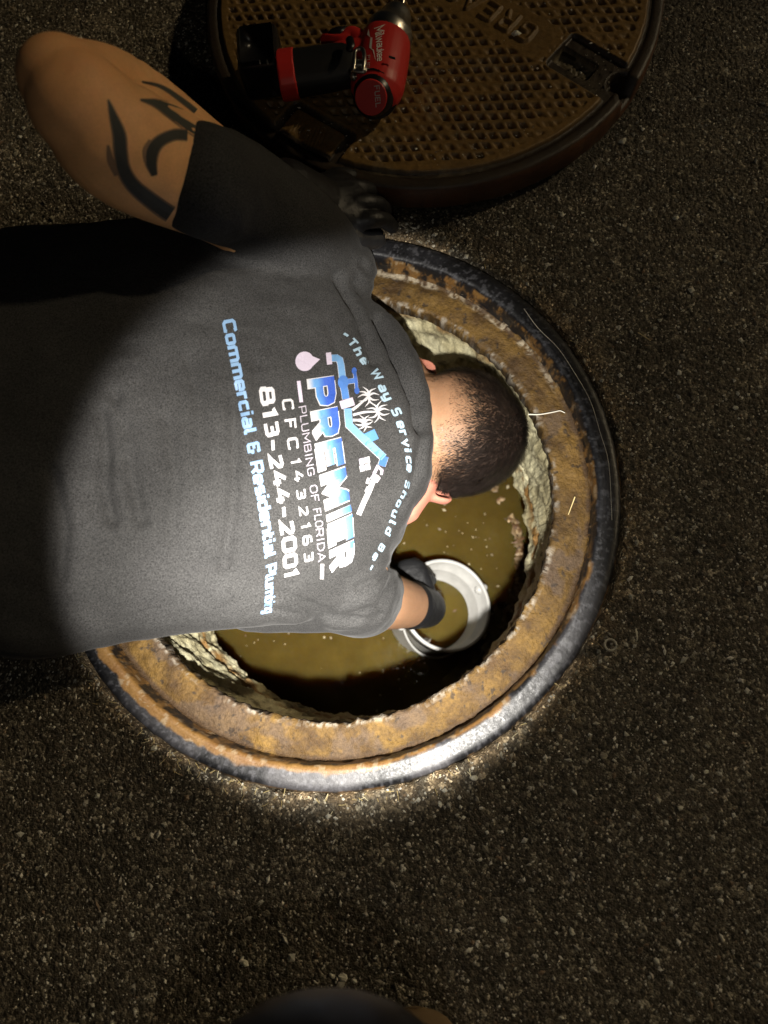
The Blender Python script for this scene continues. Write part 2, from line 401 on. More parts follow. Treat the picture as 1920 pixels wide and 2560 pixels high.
tan = np.exp(-np.maximum(rr - R_OUT - .004, 0) / .016) * (near) * sst(.35, .6, np.where(near, fbm(Q3 * near[:, None], 60, 31, 3), 0))
col *= (1.05 + .75 * big)[:, None]
col = col + tan[:, None] * np.array([2.3, 1.8, 1.2])
pale = sst(-.22, -.50, P2[:, 0]) * sst(.55, .78, P2[:, 1]) * near  # brighter street-lit patch, painted into the asphalt colour
col *= (1 + .55 * pale)[:, None]
ring_dark = np.exp(-((np.hypot(P2[:, 0] - .008, P2[:, 1] - .912) - .30) / .05) ** 2)  # asphalt darker in a ring round the cover's edge
col *= (1 - .35 * ring_dark)[:, None]
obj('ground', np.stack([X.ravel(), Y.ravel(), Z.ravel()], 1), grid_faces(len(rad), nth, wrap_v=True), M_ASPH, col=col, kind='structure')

# loose grit lying on the asphalt: countless tiny stones in one mesh, the largest pebbles one by one
OCT = np.array([(1, 0, 0), (-1, 0, 0), (0, 1, 0), (0, -1, 0), (0, 0, 1), (0, 0, -1)], float)
OCTF = np.array([(0, 2, 4), (2, 1, 4), (1, 3, 4), (3, 0, 4), (2, 0, 5), (1, 2, 5), (3, 1, 5), (0, 3, 5)])
STONE_COL = np.array([(.66, .63, .53), (.44, .41, .33), (.30, .27, .20), (.16, .13, .09), (.08, .07, .05), (.75, .72, .62), (.22, .15, .09)])
def stones(n, lo, hi, area, zf, pw=2.6, palette=(.16, .20, .20, .16, .12, .09, .07), sink=.25, keep=None, zoff=0):
    x = RNG.uniform(area[0], area[1], n); y = RNG.uniform(area[2], area[3], n); P = np.stack([x, y], 1)
    if keep is not None: P = P[keep(P)]
    n = len(P); s = lo + (hi - lo) * RNG.random(n) ** pw
    V = OCT[None] * (1 + RNG.uniform(-.35, .35, (n, 6, 3))) + RNG.uniform(-.22, .22, (n, 6, 3))
    a = RNG.uniform(0, 2 * PI, n); ca, sa = np.cos(a), np.sin(a)
    V = V * (s[:, None] * np.stack([RNG.uniform(.7, 1.4, n), RNG.uniform(.6, 1.0, n), RNG.uniform(.45, .8, n)], 1))[:, None]
    Vx = V[..., 0] * ca[:, None] - V[..., 1] * sa[:, None]; Vy = V[..., 0] * sa[:, None] + V[..., 1] * ca[:, None]
    z = zf(P) + s * (.5 - sink) + zoff
    V = np.stack([Vx + P[:, :1], Vy + P[:, 1:], V[..., 2] + z[:, None]], -1)
    ci = RNG.choice(len(palette), n, p=np.array(palette) / sum(palette))
    c = STONE_COL[ci] * RNG.uniform(.7, 1.15, (n, 1))
    return V.reshape(-1, 3), (OCTF[None] + 6 * np.arange(n)[:, None, None]).reshape(-1, 3), np.repeat(c, 6, 0)
LX, LY, LZ, LR = 0.0079, 0.9119, 0.05, 0.31      # the cover that was lifted off
M_STONE = mat('stone', attr=True, rough=.55, spec=.5, nscale=900, namt=.25)
outside = lambda P: (np.hypot(P[:, 0] - CX, P[:, 1] - CY) > R_OUT + .006) & (np.hypot(P[:, 0] - LX, P[:, 1] - LY) > LR + .004)
AREA = (-.95, .75, -.55, 1.45)
parts = [stones(80000, .0006, .0021, AREA, ground_z, keep=outside),
         stones(24000, .0012, .0036, AREA, ground_z, keep=outside, sink=.3)]
nv = 0; VV, FF, CCl = [], [], []
for v, f, c in parts: VV.append(v); FF.append(f + nv); CCl.append(c); nv += len(v)
obj('gravel', np.concatenate(VV), np.concatenate(FF), M_STONE, col=np.concatenate(CCl), smooth=False, kind='stuff')
# straw and dry clippings caught round the rim
def strips(n, pos, zf, lo=.004, hi=.014, w=.0004, cols=((.62, .50, .24), (.50, .38, .16), (.70, .62, .40))):
    V, F, Cc = [], [], []
    for k in range(n):
        p = pos(); a = random.uniform(0, 2 * PI); l = random.uniform(lo, hi); d = np.array([math.cos(a), math.sin(a)]); q = np.array([-d[1], d[0]])
        z = float(zf(np.array([p]))[0]) + random.uniform(.001, .0025); c = random.choice(cols); bend = random.uniform(-.25, .25)
        pts = [(p + d * l * t + q * bend * l * t * (1 - t), z + random.uniform(-.0006, .0010)) for t in (-.5, 0, .5)]
        b = len(V)
        for (pp, zz) in pts:
            for s, dz in ((1, 0), (0, w), (-1, 0)): V.append((*(pp + q * w * s), zz + dz)); Cc.append(c)
        for i in (0, 1):
            for j in (0, 1): F.append((b + i * 3 + j, b + i * 3 + j + 1, b + i * 3 + j + 4, b + i * 3 + j + 3))
    return np.array(V), F, np.array(Cc)
M_STRAW = mat('straw', attr=True, rough=.6)
def rim_pos():
    a = random.choice([random.gauss(-1.55, .4), random.gauss(-2.0, .35), random.gauss(-2.0, .35), random.uniform(0, 2 * PI)]); r = R_OUT + .005 + abs(random.gauss(0, .008))
    return np.array([CX + r * math.cos(a), CY + r * math.sin(a)])
v, f, c = strips(130, rim_pos, ground_z, .003, .010, .00032)
obj('straw_clippings', v, f, M_STRAW, col=c, smooth=False, kind='stuff')

# the frame of the manhole
n_t = 1440
def ring_mesh(profile, noise):
    V, F = lathe(profile, C3, n_t); P = V - C3; th_ = np.arctan2(P[:, 1], P[:, 0])
    return noise(V, th_), F
def nz(V, s, seed, o=3): return fbm(V, s, seed, o)
frame = thing('manhole_ring', 'rusty round iron manhole ring set in the asphalt round the open pit', 'manhole ring')
frame.location = (0, 0, 0)
# outer rim: worn dark iron with a bare patchwork, torch gleam painted on its near side, and rust creeping out from the seat
prof = [(R_OUT + .004, -.05), (R_OUT + .0035, -.004), (R_OUT + .001, .0012), (R_OUT - .003, .0026)] + [(r, .0030) for r in np.linspace(R_OUT - .006, .324, 14)] + [(.3205, .0022), (.3188, .0002), (.3180, -.004)] + [(.3172, z) for z in np.linspace(-.008, -.024, 7)] + [(.3165, -.029)]
V, F = lathe(prof, C3, n_t); r0 = np.hypot(V[:, 0] - CX, V[:, 1] - CY)
wob = (nz(V, 90, 41) - .5)
V[:, 2] += np.where(V[:, 2] > -.003, (nz(V, 55, 42) - .5) * .0008 + (nz(V, 350, 43, 2) - .5) * .0003, 0)
tt = np.arctan2(V[:, 1] - CY, V[:, 0] - CX)
inw = np.where(V[:, 2] < .0006, wob * .004, 0); V[:, 0] += inw * np.cos(tt); V[:, 1] += inw * np.sin(tt)
reach = .3200 + (nz(V, 34, 44, 4) - .5) * .026 + .009 * np.cos(tt + 2.35)
rust = 1 - sst(-.0018, .0018, r0 - reach)
wall = V[:, 2] < -.001
drip = sst(.47, .60, .62 * fbm(np.stack([np.cos(tt) * 34, np.sin(tt) * 34, V[:, 2] * 45], 1), 1, 45, 5, .65) + .38 * fbm(np.stack([np.cos(tt) * 7, np.sin(tt) * 7, V[:, 2] * 5], 1), 1, 65, 2))
rust = np.where(wall, drip, rust)
iron = np.array([.0055, .0055, .0065]); rc = np.array([.19, .105, .030]); rd = np.array([.12, .055, .016]); crust = np.array([.30, .25, .17])
k = nz(V, 60, 46, 4)[:, None]
rcol = rc * k + rd * (1 - k); rcol = np.where(nz(V, 120, 47, 3)[:, None] > .62, rcol * .6 + crust * .4, rcol)
bare_gleam = sst(.42, .62, nz(V * [1, 1, 0], 18, 48, 4))[:, None] * (~wall)[:, None]
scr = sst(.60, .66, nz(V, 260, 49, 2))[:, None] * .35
icol = iron * (1 + 1.2 * bare_gleam) + (np.array([.050, .048, .050]) * (bare_gleam * (np.exp(-((tt + 1.45) / .75) ** 2))[:, None])) + np.array([.10, .10, .11]) * scr * (~wall)[:, None]  # random bare patches; near side lightened to paint in the torch's gleam
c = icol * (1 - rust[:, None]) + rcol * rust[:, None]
M_RIM = mat('worn_iron', attr=True, rough=.46, spec=.5, metal=.0, nscale=420, namt=.28, bscale=600, bstr=.22, bdist=.0006, rnoise=.14)
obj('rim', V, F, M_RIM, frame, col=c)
# seat: the broad rusty ledge the cover rests on
prof = [(.3172, -.026), (.3166, -.0305), (.3140, -.0325)] + [(r, -.0325 + .0025 * sst(.314, .300, r)) for r in np.linspace(.3125, .280, 26)] + [(.2765, -.0302), (.2745, -.0320), (.2735, -.036), (.2735, -.050), (.2760, -.056)]
V, F = lathe(prof, C3, n_t); r0 = np.hypot(V[:, 0] - CX, V[:, 1] - CY); tt = np.arctan2(V[:, 1] - CY, V[:, 0] - CX)
V[:, 2] += (nz(V, 70, 51, 4) - .5) * .0045 + (nz(V, 320, 52, 2) - .5) * .0016
edge = sst(.284, .276, r0); rag = (nz(V, 110, 53, 3) - .5) * .009 * edge
V[:, 0] += rag * np.cos(tt); V[:, 1] += rag * np.sin(tt)
k = nz(V, 45, 54, 5)[:, None]
kb = nz(V, 9, 60, 4)[:, None]; c = (np.array([.27, .155, .037]) * sst(.25, .7, k) * 1.1 + np.array([.115, .062, .020]) * (1 - sst(.25, .7, k))) * (.22 + .46 * kb)
k2 = sst(.57, .66, nz(V, 28, 55, 4))[:, None]; c = c * (1 - .75 * k2) + np.array([.075, .050, .032]) * .75 * k2
k3 = sst(.66, .72, nz(V, 150, 56, 3))[:, None]; c = c * (1 - k3 * .8) + np.array([.025, .018, .013]) * k3 * .8
k4 = (.8 * sst(.2815, .2770, r0) * sst(.44, .60, nz(V, 90, 57, 4)) * sst(.38, .58, nz(V, 300, 61, 2)))[:, None]; c = c * (1 - k4) + np.array([.26, .23, .185]) * k4
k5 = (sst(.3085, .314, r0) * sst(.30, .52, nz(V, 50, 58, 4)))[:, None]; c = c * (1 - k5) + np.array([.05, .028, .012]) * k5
far = (sst(.307, .312, r0) * sst(.40, .6, nz(V, 55, 59, 4)) * sst(.36, .56, nz(V, 210, 63, 3)) * sst(.1, .6, np.sin(tt - .1)))[:, None]; c = c * (1 - far * .7) + np.array([.40, .345, .25]) * far * .7
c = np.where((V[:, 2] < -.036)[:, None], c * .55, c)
M_SEAT = mat('rust', attr=True, rough=.72, spec=.3, nscale=260, namt=.42, bscale=480, bstr=.8, bdist=.0018, bdetail=6)
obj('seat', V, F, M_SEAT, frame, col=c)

# the pit below: two rings of grooved, grease-caked concrete, then the wide dark tank
def pit_ring(name, z0, z1, r_a, r_b, seed, amp):
    nz_ = 46; prof = [(r_a + (r_b - r_a) * t, z0 + (z1 - z0) * t) for t in np.linspace(0, 1, nz_)]
    prof = [(r_a + .03, z0)] + prof + [(r_b + .05, z1 - .004)]
    V, F = lathe(prof, C3, n_t); tt = np.arctan2(V[:, 1] - CY, V[:, 0] - CX)
    q = np.stack([np.cos(tt) * 22 + V[:, 2] * 14, np.sin(tt) * 22, V[:, 2] * 9], 1)
    groove = fbm(q, 1.0, seed, 4); fine = nz(V, 120, seed + 3, 4)
    saw = np.abs(((tt * 26 + V[:, 2] * 75 + (nz(V, 14, seed + 5) - .5) * 7) / PI) % 2 - 1)
    d = (groove - .5) * amp + (fine - .5) * amp * .8 + (saw - .5) * amp * .75
    V[:, 0] += d * np.cos(tt); V[:, 1] += d * np.sin(tt)
    k = sst(.35, .65, nz(V, 26, seed + 7, 4))[:, None]
    c = np.array([.60, .56, .37]) * k + np.array([.47, .42, .25]) * (1 - k)
    dk = np.clip(sst(.60, .74, nz(V, 60, seed + 9, 4)) + .75 * sst(.70, .95, saw) * sst(.45, .65, fine), 0, 1)[:, None]
    c = c * (1 - dk * .8) + np.array([.07, .055, .03]) * dk * .8
    orr = (sst(z0 - .05, z0 - .012, V[:, 2]) * sst(.4, .55, nz(V, 40, seed + 11, 3)))[:, None]
    c = c * (1 - orr) + np.array([.24, .13, .04]) * orr
    return obj(name, V, F, MATS['grease'], None, col=c, kind='structure')
mat('grease', attr=True, rough=.6, spec=.35, nscale=300, namt=.3, bscale=420, bstr=.7, bdist=.002)
pit_ring('pit_wall_upper', -.052, -.252, .287, .283, 71, .0085)
pit_ring('pit_wall_lower', -.266, -.322, .284, .278, 91, .0085)
WZ = -.535
V, F = lathe([(.29, -.2525), (.33, -.254), (.33, -.264), (.29, -.2655)], C3, 96)
M_DARK = mat('wet_concrete', (.035, .028, .018), rough=.6, nscale=60, namt=.4)
obj('pit_joint', V, F, M_DARK, kind='structure')
V, F = lathe([(.30, -.325), (.62, -.335), (.64, -.34), (.64, -1.2), (.01, -1.2)], C3, 96)
obj('pit_tank', V, F, M_DARK, kind='structure')
# water: murky and glossy
rad = np.concatenate([[.001], np.linspace(.02, .6355, 90)]); n2 = 220
RR, TT = np.meshgrid(rad, np.arange(n2) * 2 * PI / n2, indexing='ij')
V = np.stack([CX + (RR * np.cos(TT)).ravel(), CY + (RR * np.sin(TT)).ravel(), np.full(RR.size, WZ)], 1)
V[:, 2] += (nz(V, 16, 101, 3) - .5) * .0045
k = nz(V, 7, 102, 4)[:, None]
c = np.array([.088, .063, .014]) * k * 1.25 + np.array([.044, .026, .005]) * (1 - k)
mw = mat('murky_water', attr=True, rough=.06, spec=.5, nscale=30, namt=.14, sss=.9, bscale=45, bstr=.25, bdist=.004, bdetail=2)
mw.node_tree.nodes['Principled BSDF'].inputs['Subsurface Radius'].default_value = (.110, .060, .015)
obj('water', V, grid_faces(len(rad), n2, wrap_v=True), mw, col=c, kind='structure')
flecks = []
clus = [at(990, 1400, WZ)[:2], at(1180, 1310, WZ)[:2], at(1080, 1270, WZ)[:2], at(705, 1590, WZ)[:2], at(620, 1580, WZ)[:2], at(1230, 1380, WZ)[:2], at(1250, 1500, WZ)[:2]]
def fl_keep(P):
    d = np.min([np.hypot(P[:, 0] - a[0], P[:, 1] - a[1]) for a in clus], axis=0)
    return RNG.random(len(P)) < .05 + .5 * np.exp(-(d / .035) ** 2)
wz = lambda P: np.full(len(P), WZ)
v, f, c = stones(2200, .0012, .0042, (CX - .33, CX + .33, CY - .33, CY + .33), wz, pw=3, palette=(.5, .3, .1, .02, 0, .1, .1), keep=fl_keep, sink=.4)
v[:, 2] = WZ + (v[:, 2] - WZ) * .5 + .0012
obj('scum_flecks', v, f, M_STONE, col=c * np.array([.55, .47, .34]), smooth=False, kind='stuff')
# crust of grease standing along the tank's edge
def cr_keep(P):
    a = np.arctan2(P[:, 1] - CY, P[:, 0] - CX); r = np.hypot(P[:, 0] - CX, P[:, 1] - CY); n_ = fbm(np.stack([np.cos(a) * 9, np.sin(a) * 9, r * 0], 1), 1, 107, 3)
    return (np.abs(r - .286 - (n_ - .5) * .03) < .007) & (np.abs(a) < 1.2) & (n_ > .40)
v, f, c = stones(26000, .0012, .0075, (CX, CX + .32, CY - .3, CY + .3), wz, pw=2.2, palette=(.12, .2, .3, .2, 0, .04, .5), keep=cr_keep, sink=.45)
v[:, 2] = WZ + (v[:, 2] - WZ) * .6 + .001
obj('grease_crust', v, f, M_STONE, col=c * np.array([.62, .45, .28]), smooth=False, kind='stuff')

# ------------------------------------------------------------------ the lifted cover
lid = thing('manhole_cover', 'heavy round rust-brown iron cover with waffle tread lying beside the open manhole', 'manhole cover')
lid.location = (LX, LY, 0.0)
LC = np.array([LX, LY])
def lpx(px, py): return at(px, py, LZ)[:2] - LC
TH = .05
# body: rim band, side and underside as one lathe
prof = [(.001, .012), (.285, .012), (.300, .006), (.306, .008), (.3095, .014), (.3102, .040)] + [(.3096, .0455), (.3075, .0490), (.3045, .0500), (.299, .0500), (.294, .0495), (.2925, .044), (.001, .040)]
V, F = lathe(prof, (0, 0, 0), 360)
top = V[:, 2] > .03
V += ((fbm(V, 60, 111, 3) - .5) * .0022)[:, None] * np.c_[V[:, :2] / np.maximum(np.hypot(V[:, 0], V[:, 1]), .01)[:, None], np.zeros(len(V))]
nob = box_sdf(V[:, :2], lpx(1556, 212), (.020, .013), math.atan2(*(lpx(1556, 212) - lpx(1400, 120))[::-1]), .006)
hit = (nob < .002) & (np.hypot(V[:, 0], V[:, 1]) > .28)
V[hit & top, 2] -= .022
k = fbm(V, 40, 112, 4)[:, None]
c = np.array([.040, .026, .014]) * k + np.array([.026, .020, .015]) * (1 - k)
side = sst(.3085, .3098, np.hypot(V[:, 0], V[:, 1]))[:, None]
c = c * (1 - side) + (np.array([.13, .055, .022]) * k + np.array([.05, .02, .01]) * (1 - k)) * side
M_LID = mat('cast_iron', attr=True, rough=.50, spec=.5, nscale=160, namt=.35, bscale=320, bstr=.5, bdist=.001)
obj('edge_band', V, F, M_LID, lid, col=c)
# tread: a fine relief with ridges, pits, raised letters, pick pocket and pads
H = .00125; g = np.arange(-.2955, .2956, H); n = len(g)
GX, GY = np.meshgrid(g, g, indexing='ij'); P = np.stack([GX.ravel(), GY.ravel()], 1); R_ = np.hypot(P[:, 0], P[:, 1])
Zt = np.full(len(P), .0)
field = 1 - sst(.2862, .2900, R_ + (fbm(np.c_[P, P[:, 0] * 0], 90, 120, 2) - .5) * .0015)
A1 = np.array([.0152, -.0004]); B1 = np.array([.0068, -.0146])
Mi = np.linalg.inv(np.stack([A1, B1], 1)); uv = P @ Mi.T; fu = uv[:, 0] % 1; fv = uv[:, 1] % 1
pit = np.clip(np.minimum.reduce([fu - .17, .90 - fu, fv - .16, .88 - fv]) / .22, 0, 1)
tri = np.clip((1.08 - (1 - fu) * .55 - fv * .55) / .35, 0, 1)
pit = pit * (.55 + .45 * tri)
Zt += .0052
# text pad
g0 = lpx(1312, 88); a0 = lpx(1140, -12); tdir = (a0 - g0) / np.linalg.norm(a0 - g0); tup = np.array([-tdir[1], tdir[0]])
letter_h = .031; word = 'GREASE'
LG = {'G': .80, 'R': .78, 'E': .70, 'A': .84, 'S': .78}
pad_c = g0 + tdir * .075
pad = box_sdf(P, pad_c, (.118, .031), math.atan2(tdir[1], tdir[0]), .012)
padm = 1 - sst(-.001, .003, pad)
q_ang = math.atan2(*(lpx(1556, 212) - lpx(1400, 120))[::-1])
pk = box_sdf(P, lpx(1486, 180), (.056, .030), q_ang, .006)          # pick pocket, open to the edge
pkin = box_sdf(P, lpx(1438, 157), (.027, .0135), q_ang, .003)
logo_c = lpx(777, 345); lang = math.atan2(*(lpx(830, 372) - lpx(722, 310))[::-1])
lg = box_sdf(P, logo_c, (.040, .0255), lang, .006); lgm = box_sdf(P, logo_c - np.array([math.cos(lang + PI / 2), math.sin(lang + PI / 2)]) * .008, (.052, .044), lang, .010)
border = 1 - sst(.2760, .2790, R_)
around = np.clip(sst(.004, .0055, pk) * sst(.004, .0055, lgm), 0, 1)
pm = pit * border * (1 - padm) * around * (1 - sst(.0, .001, .004 - pk))
wear = fbm(np.c_[P, P[:, 0] * 0], 48, 137, 3); Zt -= .0036 * pm * (.45 + 1.1 * sst(.3, .62, wear))
Zt *= field
Zt = np.where(pk < .004, Zt * sst(-.0015, .0015, pk), Zt)
Zt = np.where(pkin < .001, -.010 * sst(.001, -.0015, pkin) + (fbm(np.c_[P, R_ * 0], 300, 125, 3) - .5) * .004 * sst(.001, -.001, pkin) + Zt * sst(-.0015, .001, pkin), Zt)
Zt = np.where(lgm < .002, Zt * sst(-.0015, .0015, lgm), Zt)
Zt = np.where(lg < .0015, np.maximum(Zt, .0054 * sst(.0012, -.0008, lg)), Zt)
nd = np.hypot(*(P - lpx(1556, 212)).T); Zt = np.where(nd < .021, np.minimum(Zt, -.014 * sst(.021, .017, nd)), Zt)
# raised letters
LQ = P - g0; lu = LQ @ tdir; lv = LQ @ tup; dl = np.full(len(P), 1.0); xx = -.012
for ch in word:
    for st in G[ch][1]:
        S = np.array([(xx + a * letter_h * .82, (b - .5) * letter_h) for a, b in st]); msk = (np.abs(lv) < .04) & (lu > xx - .02) & (lu < xx + .06)
        dl[msk] = np.minimum(dl[msk], poly_dist(np.stack([lu[msk], lv[msk]], 1), S))
    xx += G[ch][0] * letter_h * .82 + .0088
Zt += .0032 * sst(.0033, .0014, dl) * padm
# cast mark on the pad: a small faceted emblem of slanted bars
le = (P - logo_c); ex = le @ np.array([math.cos(lang), math.sin(lang)]); ey = le @ np.array([-math.sin(lang), math.cos(lang)])
em = ((np.abs(ex - .006) / .017 + np.abs(ey) / .020) < 1) * (np.abs(((ex + .3 * ey) / .0052) % 1 - .5) < .27)
em2 = (np.abs(ex + .020) < .006) * (np.abs(ey) < .008) * (np.abs(((ex) / .004) % 1 - .5) < .27)
Zt -= .0018 * np.maximum(em, em2) * (lg < -.003)
P3 = np.c_[P, np.zeros(len(P))]
Zt += (fbm(P3, 160, 130, 3) - .5) * .0009 + (fbm(P3, 700, 131, 2) - .5) * .0003
Zt += .0494
k = fbm(P3, 22, 133, 4)[:, None]
c = np.array([.21, .122, .034]) * k + np.array([.14, .082, .026]) * (1 - k)
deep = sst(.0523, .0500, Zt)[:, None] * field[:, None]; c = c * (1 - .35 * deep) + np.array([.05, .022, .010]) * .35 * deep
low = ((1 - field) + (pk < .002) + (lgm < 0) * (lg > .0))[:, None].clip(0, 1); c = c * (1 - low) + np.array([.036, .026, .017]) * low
c = np.where((pkin < .0)[:, None], np.array([.16, .13, .08]) * (.5 + k), c)
dust = sst(.52, .66, fbm(P3, 30, 135, 4))[:, None] * .25 * (P[:, 1:2] < -.12); c = c * (1 - dust) + np.array([.22, .18, .11]) * dust
ok = (R_ < .2945).reshape(n, n); ids = np.arange(n * n).reshape(n, n)
Fq = np.stack([ids[:-1, :-1], ids[1:, :-1], ids[1:, 1:], ids[:-1, 1:]], -1).reshape(-1, 4)
keepq = (ok[:-1, :-1] & ok[1:, :-1] & ok[1:, 1:] & ok[:-1, 1:]).ravel(); Fq = Fq[keepq]
used = np.unique(Fq); remap = np.full(n * n, -1); remap[used] = np.arange(len(used))
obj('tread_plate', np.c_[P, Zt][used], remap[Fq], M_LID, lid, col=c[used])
zl = lambda P: np.full(len(P), LZ + .0035)
on_lid = lambda P: (np.hypot(P[:, 0] - LX, P[:, 1] - LY) < .283) & (RNG.random(len(P)) < .10 + .55 * np.exp(-((np.hypot(P[:, 0] - LX, P[:, 1] - LY) - .27) / .03) ** 2) * (P[:, 1] < LY - .1) + .5 * np.exp(-(np.hypot(*(P - LC - lpx(1065, 235)).T) / .04) ** 2))
v, f, c = stones(9000, .0006, .0022, (LX - .29, LX + .29, LY - .29, LY + .29), zl, keep=on_lid)
obj('grit', v, f, M_STONE, col=c, smooth=False, kind='stuff')

# ------------------------------------------------------------------ cordless drill on the cover
ZD = LZ + .0055
drill = thing('cordless_drill', 'red and black cordless drill lying on its side on the iron cover', 'cordless drill')
drill.location = (0, 0, 0)
M_RED = mat('red_plastic', (.58, .030, .024), rough=.42, spec=.45, bscale=1500, bstr=.10, bdist=.0005)
M_BLK = mat('black_rubber', (.010, .010, .010), rough=.55, spec=.4, bscale=900, bstr=.15, bdist=.0006)
M_BP = mat('black_plastic', (.008, .008, .009), rough=.32, spec=.5)
M_STEEL = mat('steel', (.45, .43, .38), rough=.32, metal=1.0, nscale=500, namt=.2)
def D(px, py, h): return at(px, py, ZD + h)
hz = .034
def soft(parts, voxel=.0018, sm=3): v, f, _ = union(parts, voxel, sm); return v, f
# motor housing with the shoulder that runs down into the handle
body = [limb([D(944, 214, hz), D(952, 165, hz), D(962, 120, hz), D(972, 90, hz)], [(.034, .031), (.0345, .032), (.033, .031), (.0285, .028)], 28, 5),
        limb([D(925, 150, hz), D(880, 152, hz), D(850, 158, hz)], [(.028, .022), (.026, .021), (.0265, .0205)], 20, 4),
        limb([D(905, 108, hz), D(880, 93, hz), D(862, 105, hz)], [(.013, .014), (.011, .014), (.009, .012)], 12, 4),
        limb([D(868, 108, hz), D(838, 108, hz), D(815, 104, hz)], [(.007, .013), (.005, .013), (.004, .012)], 12, 4),
        limb([D(985, 120, hz), D(988, 180, hz)], [(.012, .020), (.012, .020)], 12, 4)]
v, f = soft(body); hb = bvh_of(v, f); obj('motor_housing', v, f, M_RED, drill)
grip = [limb([D(868, 163, hz), D(815, 172, hz), D(765, 180, hz), D(722, 186, hz)], [(.0285, .0225), (.0300, .0235), (.0300, .024), (.0300, .0245)], 24, 5)]
v, f = soft(grip); obj('handle', v, f, M_BLK, drill)
v, f = soft([limb([D(742, 184, hz), D(700, 190, hz)], [(.0318, .0262), (.0318, .0262)], 24, 4, cap=False)], .0016, 2)
obj('battery_band', v, f, M_RED, drill)
def rbox(c0, ex, ey, h0, h1, r, ns=6):
    pts = []
    for sx, sy, a in ((1, 1, 0), (-1, 1, 90), (-1, -1, 180), (1, -1, 270)):
        for k in range(ns + 1):
            q = math.radians(a + 90 * k / ns); pts.append((sx * (1) , sy, math.cos(q), math.sin(q)))
    lx = np.linalg.norm(ex); ly = np.linalg.norm(ey); ux = ex / lx; uy = ey / ly
    V = []; zs = [(h0, .6), (h0 + r * .4, .2), (h0 + r, 0), (h1 - r, 0), (h1 - r * .4, .2), (h1, .6)]
    for z, ins in zs:
        for sx, sy, cq, sq in pts:
            V.append(c0 + ux * (sx * (lx - r) + cq * r * (1 - ins)) + uy * (sy * (ly - r) + sq * r * (1 - ins)) + np.array([0, 0, z]))
    n = len(pts); F = [tuple(q) for q in grid_faces(len(zs), n, wrap_v=True)]
    F += [tuple(range(n))[::-1], tuple(range((len(zs) - 1) * n, len(zs) * n))]
    return np.array(V), F
cb = D(668, 205, 0); ex = (D(712, 199, 0) - D(668, 205, 0)) * 1.12; ey = np.array([-ex[1], ex[0], 0]) / np.linalg.norm(ex) * .0335
v, f = rbox(cb, ex, ey, .002, .060, .009); obj('battery', v, f, M_BP, drill); bb = bvh_of(v, f)
# nose, chuck and bit
ax0 = D(972, 90, hz); ax1 = D(990, 46, hz + .002); dv = (ax1 - ax0) / np.linalg.norm(ax1 - ax0)
v, f = limb([ax0 - dv * .004, ax0 + dv * .006, ax0 + dv * .012, ax0 + dv * .024], [.031, .030, .0265, .0205], 32, 3)
obj('nose_cone', v, f, M_STEEL, drill)
v, f = limb([ax0 + dv * .022, ax0 + dv * .034, ax0 + dv * .040], [.0125, .0115, .008], 20, 2); obj('chuck', v, f, M_BP, drill)
v, f = limb([ax0 + dv * .036, ax0 + dv * .085], [.0033, .0033], 8, 2); obj('driver_bit', v, f, M_STEEL, drill)
# rear cap: black ring with a red face, standing nearly upright
rc0 = D(938, 232, hz); rdir = np.array([-.10, -.72, .55]); rdir /= np.linalg.norm(rdir)
v, f = limb([D(942, 216, hz), rc0, rc0 + rdir * .004], [.0300, .0305, .0265], 32, 4); obj('rear_cap', v, f, M_BP, drill)
def disc(c0, n, r, h, k=40):
    n = np.asarray(n) / np.linalg.norm(n); a = np.cross(n, [0, 0, 1.0]); a /= np.linalg.norm(a); b = np.cross(n, a); th = np.arange(k) * 2 * PI / k
    ring = lambda r_, o: c0 + n * o + r_ * (np.cos(th)[:, None] * a + np.sin(th)[:, None] * b)
    V = np.concatenate([ring(r, 0), ring(r, h * .7), ring(r * .96, h)]); F = [tuple(q) for q in grid_faces(3, k, wrap_v=True)] + [tuple(range(2 * k, 3 * k))]
    return V, F
rf = rc0 + rdir * (.006 + .031 * .985)
v, f = limb([rc0 + rdir * .006, rc0 + rdir * .0365], [.0300, .0235], 32, 2, cap=False)
v2, f2 = disc(rc0 + rdir * .0300, rdir, .0195, .003); obj('cap_face', v2, f2, M_RED, drill, smooth=False)
fb = bvh_of(v2, f2)
# belt clip, trigger, selector, vents, screw
def plate(name, pxs, h0, h1, m):
    lo = [D(x, y, h0) for x, y in pxs]; hi = [D(x, y, h1) for x, y in pxs]; n = len(pxs)
    F = [tuple(range(n))[::-1], tuple(range(n, 2 * n))] + [(i, (i + 1) % n, n + (i + 1) % n, n + i) for i in range(n)]
    return obj(name, np.array(lo + hi), F, m, drill, smooth=False)
clip = [limb([D(884, 172, .072), D(886, 150, .074), D(888, 130, .074), D(897, 122, .074), D(908, 126, .074), D(911, 150, .074), D(908, 174, .072)], [.0026] * 7, 8, 4),
        limb([D(884, 172, .070), D(909, 174, .070)], [(.006, .003)] * 2, 8, 2), limb([D(886, 156, .072), D(910, 156, .072)], [(.005, .002)] * 2, 8, 2)]
v, f = join(clip); obj('belt_clip', v, f, M_STEEL, drill)
v, f = limb([D(874, 98, .068), D(877, 112, .069), D(874, 122, .068)], [(.005, .003)] * 3, 10, 3); obj('selector_switch', v, f, M_BP, drill)
v, f = limb([D(836, 96, hz), D(852, 90, hz), D(862, 84, hz)], [(.009, .012), (.010, .012), (.006, .010)], 14, 4); obj('trigger', v, f, M_BP, drill)
v, f = limb([D(880, 186, .062), D(884, 190, .064), D(884, 194, .062)], [.004] * 3, 10, 2); obj('clip_screw', v, f, M_STEEL, drill)
